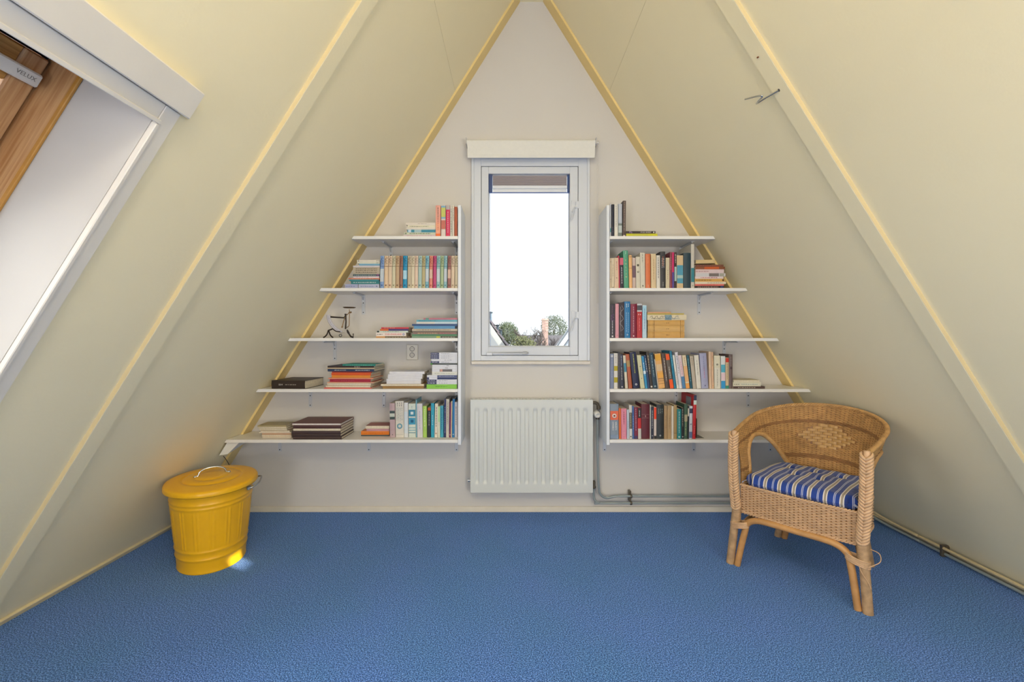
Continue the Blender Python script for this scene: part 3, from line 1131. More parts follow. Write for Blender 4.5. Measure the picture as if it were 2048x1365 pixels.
# ---- second shelf, left
Z = SHZ[1]
place_stack(Z, 2.775, [
    (690, 716, 567, 575.7, '#a9aed0', '', [('m', .2, .9, '#55609c')], {'hold': 1, 'label': 'small lavender book at outer end, under the teal books, second left shelf'}),
    (717, 758.5, 567, 575.7, '#b4b9d4', '', [('m', .25, .9, '#7a82b8'), ('x', .12, '#3d4a8a', .15)], {'label': 'lavender blue book under the teal books, second left shelf'}),
    (702, 759, 560.2, 566.8, '#2f7c80', 'dark teal book with white title', [('m', .1, .92, '#dfe9e6')]),
    (698, 757.5, 557.4, 560.1, '#3a8c94', 'thin teal booklet', []),
    (697, 759.3, 554.4, 557.3, '#c8765c', 'thin terracotta booklet', [('m', .2, .9, '#e4c2a8')]),
    (707, 758.5, 551, 554.3, '#e4d6da', 'thin white and pink booklet', [('m', .4, .9, '#b49aa2')]),
    (706, 759.4, 546, 550.6, '#4c5f63', 'slate grey paperback', [('m', .15, .95, '#aab5b4'), ('b', .03, .12, '#7c4d7c')]),
    (706, 759.6, 532, 545.7, '#bdb09a', 'thick beige book with three text lines', [('m', .1, .9, '#5a4e3e', 3)], {'hard': 1}),
    (706, 759.5, 528.6, 531.7, '#d3cbcf', 'thin pale lilac booklet', []),
    (718, 759.5, 524.4, 528.3, '#6fa6c4', 'light blue booklet', [('b', 0, 1, '#78aac6')]),
    (714, 759.5, 520.4, 523.9, '#d9d8c6', 'cream booklet', [('m', .02, .16, '#77705f')]),
    (714, 759.5, 516, 520.1, '#dcd5c8', 'off-white booklet', [('m', .02, .16, '#77705f'), ('x', .93, '#4a4640', .3)]),
], 'of the second left shelf pile', 'books piled on the second left shelf')
SER = [(760, 767.6, '#7e9cca', '#3a5f9e', 'blue'), (768, 775.6, '#dcc1a0', '#7a5540', 'peach'), (776, 783.4, '#d9c2a8', '#8a5a44', 'pale peach'),
       (783.8, 790.4, '#cdc6aa', '#7f7a58', 'pale olive'), (790.8, 798.2, '#c0a381', '#6b5038', 'tan'), (798.8, 805.2, '#9a6d5c', '#5b3b34', 'reddish brown'),
       (805.8, 813.8, '#1f93bf', '#06598a', 'vivid blue'), (814.8, 822, '#c3b59b', '#73654c', 'stone'), (822.3, 828.6, '#d9cdb4', '#8b7b50', 'ivory'),
       (829, 835.6, '#dcc4b0', '#8f705f', 'blush'), (836, 843.2, '#a7c0bb', '#3e7088', 'pale teal'), (843.5, 850.1, '#b7ac82', '#675426', 'khaki'),
       (850.5, 857.4, '#82b6c6', '#1c678c', 'sky blue'), (858.4, 865, '#dd8a78', '#a73f3c', 'coral'), (866, 872.3, '#c14a7c', '#84104a', 'magenta'),
       (873, 879.9, '#98c0c0', '#2a7c8e', 'aqua'), (880.5, 887, '#a6b893', '#47663f', 'sage green'), (887.5, 893.8, '#94bcc4', '#2e7d92', 'light aqua'),
       (895, 901.4, '#a06c66', '#5e2f34', 'dusty maroon'), (902, 908.8, '#d6c0a8', '#9c8261', 'cream'), (909.5, 915.3, '#d0c2a6', '#6d6144', 'sand')]
place_standing(2, Z, 2.765, [
    (a, b, 512, .8, c, '%s book of the matching series' % nm,
     [('k', .74, .95, dk), ('m', .655, .685, dk), ('q', .09, dk, .22), ('b', .15, .62, tuple)] if False else
     [('k', .74, .95, dk), ('b', .665, .685, dk), ('q', .09, dk, .2)] + ([('b', .30, .58, '#d9b7a4')] if nm in ('coral', 'dusty maroon') else []) +
     ([('b', .28, .55, '#a9d4e8')] if nm == 'vivid blue' else []) + ([('b', .2, .6, '#c3cdd6')] if nm in ('blue', 'sky blue', 'aqua', 'light aqua') else []), {'hard': 1, 'd': .15})
    for (a, b, c, dk, nm) in SER], '', 'series of books on the second left shelf', 'L')

# ---- middle shelf, left
Z = SHZ[2]
place_stack(Z, 2.78, [
    (752, 817, 674, 677.6, '#d9a56c', 'orange and black patterned book', [('b', .0, .72, '#4c4034'), ('m', .05, .7, '#d8c79a')]),
    (752, 812, 666.4, 673.8, '#e9e0dc', 'white travel guide with red ZUID-ENGELAND lettering', [('t', 'ZUID-ENGELAND', .42, '#d0343c', .013), ('m', .78, .96, '#33302e'), ('x', .08, '#7d86b8', .3)]),
    (754, 816, 662.8, 666.2, '#cdd8cc', 'white and pale green booklet', [('m', .3, .8, '#5a6a5c'), ('b', .93, 1, '#26302a')]),
    (760, 817, 658.6, 662.5, '#453a74', 'indigo booklet with orange end', [('b', .7, 1, '#d56a34')]),
    (762.5, 817.5, 655.2, 658.4, '#c92f3e', 'thin red booklet', [('m', .5, .9, '#e7a49a')]),
], 'of the small left pile', 'guidebooks on the middle left shelf')
place_stack(Z, 2.77, [
    (823.5, 914.5, 673.8, 677.6, '#7f9c82', 'sage green magazine', [('b', .0, .36, '#4a4c42'), ('m', .05, .33, '#c9cabb'), ('b', .38, .46, '#c6c84c')]),
    (824, 914.6, 669.8, 673.6, '#4f8465', 'green magazine', []),
    (827, 914, 665.4, 669.6, '#8a6f68', 'brown and pink magazine', [('m', .45, .9, '#d9bd90'), ('m', .05, .4, '#c46f83')]),
    (824, 914.3, 663.4, 665.2, '#5c5248', 'thin dark magazine', []),
    (824, 914.7, 658.4, 663.2, '#bfb3a0', 'beige magazine with small print', [('m', .15, .9, '#6d6352')]),
    (828, 914, 652.4, 658.2, '#5c94c0', 'sky blue book', [('b', .0, .05, '#161c2c')], {'mag': 1}),
    (824, 914.6, 648.2, 652.2, '#33558c', 'dark blue magazine', [('b', 0, 1, '#2e4f80')]),
    (833, 914.5, 643.6, 648, '#c4d6e0', 'pale blue-white magazine', [('b', .55, .98, '#d5d3ce')]),
    (833, 914.7, 639.4, 643.4, '#5fa9bd', 'cyan magazine', [('m', .5, .95, '#2f708c')]),
    (847, 914.7, 635.8, 639.2, '#bd7287', 'dusty pink magazine', [('b', .84, .94, '#5f9a8c')]),
], 'of the pile by the panel', 'magazines piled on the middle left shelf', 'magazine')

# ---- fourth shelf, left
Z = SHZ[3]
place_stack(Z, 2.752, [
    (540, 609.4, 762, 778.6, '#33261e', 'thick black book lettered 2214', [('t', '2214', .72, '#e9e2d8', .013), ('m', .25, .58, '#b9afa2')], {'hard': 1, 'd': .235, 'yaw': -4}),
], 'lying alone at the outer end', 'books on the fourth left shelf')
place_stack(Z, 2.757, [
    (648, 743, 775, 777.6, '#d9675c', 'thin coral magazine', []),
    (650, 741, 770.6, 774.8, '#cdb497', 'old beige magazine', [], {'open': 1, 'yaw': -2}),
    (652, 742, 766, 770.4, '#c9ad90', 'old cream magazine', [], {'open': 1, 'yaw': -3}),
    (653, 748, 763.6, 765.8, '#dba488', 'thin salmon magazine', [], {'yaw': -2}),
    (657, 741, 757.4, 763.4, '#a82440', 'crimson book', [('m', .4, .9, '#c24f62')], {'hard': 1, 'yaw': -4}),
    (655, 746, 754.8, 757.2, '#dc8d72', 'thin salmon pink magazine', [], {'yaw': -2}),
    (661, 741, 749.4, 754.6, '#dd8a2c', 'amber orange book', [('b', 0, 1, '#e08c30')], {'yaw': -4}),
    (661, 742, 744, 749.2, '#d8571f', 'deep orange book', [], {'yaw': -3}),
    (662, 744, 741.6, 743.8, '#8f2c24', 'thin dark red booklet', [], {'yaw': -3}),
    (653, 748, 736, 741.4, '#2c3d5e', 'navy blue book with white print', [('m', .1, .4, '#d5d8dc'), ('m', .6, .85, '#c9ccd2')], {'hard': 1, 'yaw': -3}),
    (653, 749, 733.4, 735.8, '#c9b493', 'thin cream booklet', [], {'yaw': -2}),
    (653, 748, 729.6, 733.2, '#2e1f22', 'black magazine with white mark', [('m', .3, .42, '#dcd3cc')], {'yaw': -3}),
    (683, 751, 726, 729.4, '#23877a', 'teal green booklet', [('m', .1, .9, '#7cc2b4')], {'yaw': -4}),
], 'of the orange and red pile', 'magazines and books piled on the fourth left shelf')
place_stack(Z, 2.775, [
    (765, 847.5, 772.6, 777.4, '#8a6a40', 'brown card folder', [('b', 0, 1, '#93713f')], {'cat': 'folder', 'name': 'folder'}),
    (761, 848, 767.8, 772.4, '#9b7544', 'worn brown board folder', [], {'cat': 'folder', 'name': 'folder', 'open': 1}),
    (773, 842, 762.4, 767.6, '#dcdade', 'white book', [], {'name': 'book'}),
    (773, 842, 757.2, 762.2, '#dddde4', 'white book', []),
    (775.5, 844.5, 752.2, 757, '#dcdce4', 'white book', []),
    (776, 845, 747.4, 752, '#dddde5', 'white book', []),
    (779, 849, 742.2, 747.2, '#e0e0e8', 'white book with grey-brown cover', [('s', '#6e685c', .02, .98, .02, .98)]),
], 'of the white book pile', 'white books on the fourth left shelf')
NV = '#3a4068'
WH = '#dcdee8'


def gc(x0, x1, y0, y1, desc, navy=True, extra=(), col=WH, **k):
    f = [('b', .68, 1, NV), ('m', .74, .96, '#c3c6da'), ('m', .3, .6, '#9a9cae')] if navy else [('m', .2, .5, '#8f92a2')]
    k.setdefault('name', 'game_case')
    k.setdefault('cat', 'game case')
    return (x0, x1, y0, y1, col, desc, list(extra) if extra else f, dict(k, d=.12))


place_stack(Z, 2.765, [
    gc(853, 913.8, 769.8, 778.6, 'bright green game case', False, [('b', .02, .98, '#86c84a'), ('m', .3, .7, '#4d8a2a')], '#78bd3c'),
    gc(854, 914, 764.6, 769.6, 'white case with navy end'),
    gc(854, 914, 759.8, 764.4, 'white case with navy end'),
    gc(854, 914, 755.2, 759.6, 'white case with navy right half', False, [('b', .0, .66, '#2f3c68'), ('b', .93, 1, NV)]),
    gc(854, 914, 750.6, 755, 'white case with grey-navy band', False, [('b', .0, .66, '#55608a'), ('m', .1, .6, '#aab0c8')]),
    gc(864, 914.6, 743.6, 750.4, 'plain white case', False, [('m', .1, .9, '#a9ab9c')], '#dfe0da'),
    gc(864, 914.6, 738.2, 743.4, 'white case with small photo block', False, [('b', .2, .7, '#6f6c6e'), ('b', .58, .68, '#c79a90')]),
    gc(864, 914.6, 733.6, 738, 'white case lettered FIFA', False, [('t', 'FIFA', .42, '#26262a', .010)]),
    gc(864.5, 914.6, 729, 733.4, 'white case with FIFA in small letters', False, [('t', 'FIFA', .38, '#3a3a3e', .008)]),
    gc(861, 914.6, 725.6, 728.8, 'dark green and black case', False, [('b', 0, .93, '#47504e'), ('b', .93, 1, '#4e9a3a')], '#20231f'),
    gc(861.5, 914.6, 721.4, 725.4, 'white case with dark striped end'),
    gc(863, 914.6, 717, 721.2, 'white case with tiny grey title', False),
    gc(861, 914.6, 712.6, 716.8, 'white case with navy end'),
    gc(861, 914.6, 708.2, 712.4, 'white case with navy end'),
    gc(861, 914.6, 703.4, 708, 'white case with navy end and dark lid'),
], 'of case pile beside panel', 'game cases stacked on the fourth left shelf')

# ---- lowest shelf, left
Z = SHZ[4]
place_stack(Z, 2.80, [
    (524, 583.5, 873, 876, '#cfa283', 'thin peach magazine', [], {'open': 1}),
    (523, 582.5, 869.6, 872.8, '#c9a284', 'pinkish beige magazine', [], {'open': 1}),
    (524, 582, 866, 869.4, '#c29d80', 'tan magazine', []),
    (518, 582, 863.6, 865.8, '#e2d6c4', 'thin white magazine', []),
    (521, 579, 860.2, 863.4, '#b79c7e', 'light brown magazine', [], {'open': 1}),
    (517, 574, 856.2, 860, '#b0a47a', 'olive beige magazine', [], {'open': 1, 'yaw': -2}),
    (515, 573, 852.6, 856, '#bcae88', 'yellowed magazine', [], {'open': 1, 'yaw': -1}),
    (516, 572, 849.6, 852.4, '#a79a72', 'faded olive magazine', [], {'yaw': 2}),
], 'of the pale leftmost pile', 'old magazines on the lowest left shelf', 'magazine')
place_stack(Z, 2.757, [
    (586, 683, 873.6, 879, '#43312f', 'dark brown leather album', [], {'hard': 1, 'd': .22}),
    (584, 681, 868, 873.4, '#3d2d2e', 'blackish brown album', [], {'hard': 1, 'd': .225}),
    (583.5, 681, 861.6, 867.8, '#453335', 'worn dark brown album', [], {'hard': 1, 'd': .225}),
    (586, 681, 856.4, 861.4, '#6e5848', 'brown album with cream page edges outward', [], {'open': 1, 'd': .22}),
    (586.5, 682, 850.2, 856.2, '#4d3032', 'dark red-brown album', [], {'hard': 1, 'd': .222}),
    (583, 682, 845.6, 850, '#6b3a2f', 'reddish brown album with gold line cover', [('s', '#70402f', .03, .97, .03, .97), ('s', '#a98264', .30, .60, .70, .712), ('s', '#a98264', .30, .60, .76, .772), ('s', '#b89c84', .48, .54, .38, .44)], {'open': 'w', 'd': .222, 'hard': 1}),
], 'of the brown album pile', 'brown albums stacked on the lowest left shelf', 'album')
place_stack(Z, 2.85, [
    (722, 778, 869.6, 872, '#3f4f52', 'thin dark slate booklet', []),
    (722, 778.5, 862, 869.4, '#e27e1f', 'bright orange book', [('m', .1, .9, '#c25f14')]),
    (733, 778.5, 857.4, 861.8, '#c1909c', 'dusty pink book', []),
    (731, 778.5, 850.6, 857.2, '#9c5a50', 'red-brown book with cream page edges', [], {'open': 1}),
], 'of the small orange pile', 'small books lying on the lowest left shelf')
place_standing(5, Z, 2.81, [
    (780, 790.6, 807, -1, '#b9a0a6', 'mauve book with dark photo', [('b', .52, .78, '#3c4c4e'), ('b', .60, .70, '#c9cfc6'), ('x', .08, '#4c4048', .1)]),
    (791.4, 808, 803, -.8, '#dad5cc', 'thick cream book with blue print', [('m', .86, .96, '#5b5f66', 3), ('m', .45, .82, '#8fa0a8', 4), ('x', .31, '#6fa4b8', .34), ('m', .08, .1, '#888')[:0] or ('b', .075, .082, '#8b8b8b')]),
    (808.4, 816.6, 806, -.5, '#d8dade', 'plain bluish white book', [('b', .76, .768, '#9da9b4'), ('b', .12, .74, '#cfdbe6')]),
    (817.4, 831.6, 808, -.5, '#d3dcd4', 'white book with bold blue pattern', [('b', .62, .82, '#2f86a8'), ('q', .72, '#d9e6ea', .2), ('b', .38, .58, '#3f9ac0'), ('q', .48, '#0f5f86', .2), ('b', .13, .15, '#2a7c98'), ('b', .2, .22, '#6cabc0'), ('b', .28, .3, '#6cabc0'), ('m', .85, .93, '#4f96aa')]),
    (832, 834, 800, -.5, '#7db5c9', 'very thin light blue book', []),
    (834.6, 845.6, 808, -1, '#d5d2da', 'pale lilac-white book', [('m', .25, .78, '#a493bd')]),
    (846, 853.8, 813, -.5, '#a9cf62', 'lime green book', [('m', .35, .9, '#e8f2cc')]),
    (854.4, 861.2, 816, 1, '#20262e', 'black book with orange edge', [('b', .9, 1, '#c05a28'), ('m', .4, .85, '#b9b4ae')]),
    (862, 868.6, 807, 0, '#27a0bf', 'turquoise book', [('m', .35, .65, '#bfe3ec')]),
    (869, 875.2, 808, 1, '#dfdacd', 'cream book with black title', [('m', .3, .9, '#37332f'), ('x', .12, '#a0574c', .25)]),
    (875.6, 880.2, 813.5, 0, '#b8dba8', 'mint green book', [('b', .0, .5, '#d9d9c8')]),
    (880.6, 887, 812, 0, '#3e9fba', 'cyan book with dark title', [('m', .25, .92, '#16476a')]),
    (887.6, 891.6, 799, 1, '#252f66', 'thin navy book', [('m', .1, .8, '#9aa0c8')]),
    (892, 898, 799, .5, '#c9c4ba', 'tall stone grey book', [('m', .35, .93, '#76756c')]),
    (898.4, 901.4, 806, 1, '#76265c', 'thin purple book', [('x', .08, '#e8d8e0', .3)]),
    (901.6, 903.8, 803, 1, '#dcc4a8', 'very thin peach book', []),
    (904.2, 908.9, 799, 1, '#1d77b4', 'tall blue book', [('x', .08, '#d8e8f2', .25)]),
    (909.4, 914.9, 805, 0, '#dad8e0', 'white book', [('m', .35, .88, '#4d4b52')]),
], ' on the lowest left shelf', 'books standing on the lowest left shelf', 'L')

# ---- top shelf, right
Z = SHZ[0]
place_standing(1, Z, 2.77, [
    (1220.2, 1222.3, 408, 0, '#cfd3da', 'thin white and teal book', [('b', .14, .26, '#5fa0a8')]),
    (1222.6, 1228.6, 409, .8, '#161c30', 'black-navy book', [('m', .05, .3, '#5c5f78')], {'hard': 1}),
    (1229, 1236, 407.5, 0, '#dad8cf', 'white book with small title', [('m', .3, .93, '#a29da0')]),
    (1236.6, 1244.4, 408, 0, '#9fa8b0', 'grey-blue book', [('b', .42, 1, '#b6bcc8'), ('b', .0, .40, '#76807c'), ('b', .12, .34, '#b9c3c2')]),
    (1245.4, 1251.4, 401.7, .8, '#54433d', 'tall dark brown book', [('m', .15, .97, '#b5a49c'), ('q', .02, '#cdbfb8', .3)]),
], ' on the top right shelf', 'books standing on the top right shelf', 'R')
place_stack(Z, 2.77, [
    (1252.6, 1315, 468.6, 474.9, '#cfcc2e', 'acid yellow book', [('b', .3, .8, '#c6c23c')], {}),
    (1252.6, 1311, 463.4, 468.4, '#3a2e2c', 'black book lettered Ma and HUGO BORST', [('t', 'HUGO BORST', .33, '#d5cfc8', .0105), ('t', 'Ma', .85, '#b9a0d0', .016), ('q', .06, '#e6e0d8', .25)], {}),
], 'on the top right shelf', 'books lying on the top right shelf')

# ---- second shelf, right
Z = SHZ[1]
place_standing(2, Z, 2.77, [
    (1219.8, 1223, 517, 0, '#d2bea2', 'thin cream book', [('x', .88, '#2a241c', .25), ('x', .30, '#2a241c', .25)]),
    (1223.3, 1228.9, 516.6, 0, '#d8c8ae', 'cream book with dark dots at its edge', [('m', .4, .8, '#b4a288'), ('q', .03, '#6a5c4a', .15)]),
    (1229.3, 1237.6, 516, 0, '#d9bfa4', 'pinkish cream book with dark dots', [('x', .86, '#2a241c', .12), ('x', .34, '#2a241c', .12), ('m', .6, .85, '#d07a7c')]),
    (1237.9, 1240, 512, -1.5, '#c93a58', 'thin crimson book', []),
    (1240.3, 1247.8, 515, -1, '#272433', 'black book with pink head', [('b', .75, .98, '#d0607a'), ('m', .15, .68, '#d9d2dc')]),
    (1248.2, 1258, 501.5, -1.8, '#54a182', 'tall green book lettered COLIJN', [('u', 'C', .74, '#dcc692', .013), ('u', 'O', .645, '#dcc692', .013), ('u', 'L', .55, '#dcc692', .013), ('u', 'I', .47, '#dcc692', .013), ('u', 'J', .39, '#dcc692', .013), ('u', 'N', .30, '#dcc692', .013), ('m', .9, .97, '#e9efe4')], {'hard': 1}),
    (1258.6, 1264.8, 511, -1, '#e6b277', 'peach orange book', [('b', .945, .96, '#6a4426'), ('b', .60, .612, '#6a4426')]),
    (1265.2, 1271.8, 516, -.4, '#c9b3aa', 'pinkish book with brown oval', [('b', .35, .74, '#6f5562')]),
    (1272.4, 1280.6, 514, -.6, '#d3cdbb', 'off-white book with square mark', [('q', .73, '#5d5844', .26), ('x', .52, '#5d5844', .25)]),
    (1281, 1290.8, 506, -.8, '#d2ccbc', 'tall bone white book', [('m', .72, .96, '#77736a'), ('q', .07, '#77736a', .15)]),
    (1291.8, 1301.4, 508, -.6, '#db7648', 'bright orange book', [('m', .72, .95, '#eaa67c'), ('m', .03, .1, '#f3d9c2')], {'hard': 1}),
    (1302.6, 1312.6, 508, -.4, '#d8c29b', 'cream book with brown title', [('m', .25, .85, '#b08a5c')]),
    (1313.4, 1320.6, 511, -.4, '#dbd6cc', 'white book with blue-black title', [('m', .3, .93, '#363c52')]),
    (1321.2, 1331.4, 503.5, -.4, '#37363a', 'thick black book', [('m', .55, .82, '#b5b2b4', 2), ('b', .6, .88, '#37363a'), ('m', .6, .86, '#c66a34'), ('m', .04, .17, '#a9a9aa')], {'hard': 1}),
    (1331.8, 1339.4, 516, 0, '#cfc2a6', 'beige book', [('m', .3, .6, '#9c8d6c')]),
    (1339.8, 1343.8, 504.6, 0, '#8a4450', 'dusty maroon book', [('m', .5, .85, '#c79aa0')]),
    (1344.2, 1348.4, 505, 0, '#cb2c66', 'thin magenta book', [('b', .0, .45, '#5a4a92')]),
    (1348.8, 1353.4, 505, 0, '#3a2b2c', 'dark book with white and teal middle', [('b', .2, .6, '#a7bdb6'), ('m', .7, .95, '#ddd4c8')]),
    (1353.8, 1366.6, 511, 0, '#d1b78f', 'thick beige book with blue flower', [('b', .15, .7, '#4f9ab4'), ('b', .30, .40, '#a2bdb8')]),
    (1367.6, 1381.8, 506, 0, '#243f4c', 'thick dark teal book', [], {'hard': 1}),
    (1382.3, 1388.8, 488.4, 0, '#c9c4b8', 'very tall pale grey book', [('b', .14, .46, '#2f7f8c'), ('x', .06, '#6c7068', .2)], {'d': .2}),
], ', second right shelf', 'books standing on the second right shelf', 'R')
place_stack(Z, 2.772, [
    (1389.4, 1448, 571.6, 576.8, '#3a2a28', 'black-brown book with spaced white letters', [('m', .2, .9, '#c2a49a'), ('b', .02, .12, '#2c3c6c')]),
    (1390, 1448, 567.9, 571.4, '#dd6f66', 'coral red book', [('m', .3, .8, '#b84a44')]),
    (1390, 1452, 563, 567.7, '#ddd2bb', 'cream book', [('m', .1, .6, '#a29a82')]),
    (1390, 1451, 556.8, 562.8, '#d6a657', 'golden yellow book', [('m', .45, .97, '#5c3c14'), ('q', .08, '#5a3c1c', .3)]),
    (1390, 1447, 552.2, 556.6, '#e0cfd0', 'white book with red title', [('m', .22, .8, '#b8303a')]),
    (1391, 1451, 545.4, 552, '#cfcdd0', 'white and grey book', [('b', .22, .55, '#7c716c'), ('b', .05, .2, '#a9a696')]),
    (1391, 1448, 537.4, 545.2, '#dac5c6', 'pale pink book', [('m', .55, .98, '#a86a72')]),
    (1391, 1450, 531.8, 537.2, '#8a4f2e', 'brown book with orange middle', [('b', .2, .7, '#c85a22')]),
    (1391, 1447, 527.6, 531.6, '#6b4334', 'dark brown patterned book', [('m', .1, .95, '#a8624a')]),
    (1392, 1430, 519.6, 527, '#d2b986', 'small beige book lying askew', [], {'roll': -1.2, 'z': SHZ[1] + .1540, 'd': .10}),
], 'of the second right shelf pile', 'books piled on the second right shelf')

# ---- middle shelf, right
Z = SHZ[2]
place_standing(3, Z, 2.765, [
    (1219.7, 1230.4, 608.6, 0, '#34303c', 'black book with purple script', [('m', .1, .52, '#d6d0da'), ('k', .5, .7, '#8a5f92'), ('m', .75, .95, '#7c4f74'), ('q', .05, '#e4dfe4', .14)]),
    (1230.8, 1237.8, 608, 0, '#d898a6', 'plain pink book', [('x', .08, '#c86a80', .15)]),
    (1238.2, 1248.8, 605.5, 0, '#352a34', 'black book with white handwriting', [('k', .2, .9, '#c9c2c8'), ('x', .1, '#6c6470', .15)]),
    (1249.2, 1260.8, 603.6, 0, '#2376ae', 'tall blue book', [('m', .15, .7, '#9cc4e2', 2), ('m', .84, .94, '#f0f5f8', 2), ('x', .09, '#dbe8f2', .13)], {'hard': 1}),
    (1261.4, 1273.2, 608.4, 0, '#83243f', 'maroon book with pale title', [('m', .15, .92, '#d9aebc'), ('q', .06, '#e6d8dc', .1)], {'hard': 1}),
    (1273.8, 1284.4, 607.6, 0, '#b82a32', 'red book with photo at head', [('b', .76, 1, '#c6cace'), ('b', .8, .95, '#4c4f58'), ('m', .22, .58, '#e0868a'), ('m', .66, .7, '#f0dcd8', 2)]),
    (1285, 1293.4, 611, 0, '#b9d2e2', 'light blue book', [('b', .55, .97, '#a2cfe6'), ('m', .28, .9, '#6b86ac')]),
], ' on the middle right shelf', 'books standing on the middle right shelf', 'R')
TAN = [('b', .82, .84, '#8f6a34'), ('b', .86, .865, '#8f6a34'), ('b', .96, .965, '#8f6a34'), ('b', .10, .115, '#8f6a34'), ('b', .05, .055, '#8f6a34'), ('m', .42, .5, '#7a5828')]
place_stack(Z, 2.768, [
    (1295.6, 1369, 665.2, 677.6, '#cda05b', 'thick tan book with ribbed ends', TAN, {'hard': 1}),
    (1296, 1369, 653, 665, '#d4ab6a', 'thick tan book with ribbed ends', TAN, {'hard': 1}),
    (1296, 1369, 641.4, 652.8, '#cfa25c', 'thick tan book with ribbed ends', TAN, {'hard': 1}),
    (1294.6, 1373, 630.4, 641.2, '#d9cdb0', 'cream book with black and blue doodles', [('k', .60, .92, '#4f4a3e'), ('k', .2, .6, '#5a7c92'), ('b', .38, .55, '#7d98a4')]),
    (1294.6, 1368, 627.2, 630.2, '#b8a552', 'thin olive yellow booklet', []),
    (1295, 1342, 624.4, 627, '#cf9c74', 'thin orange-beige booklet', []),
], 'of the tan book pile', 'books piled on the middle right shelf')

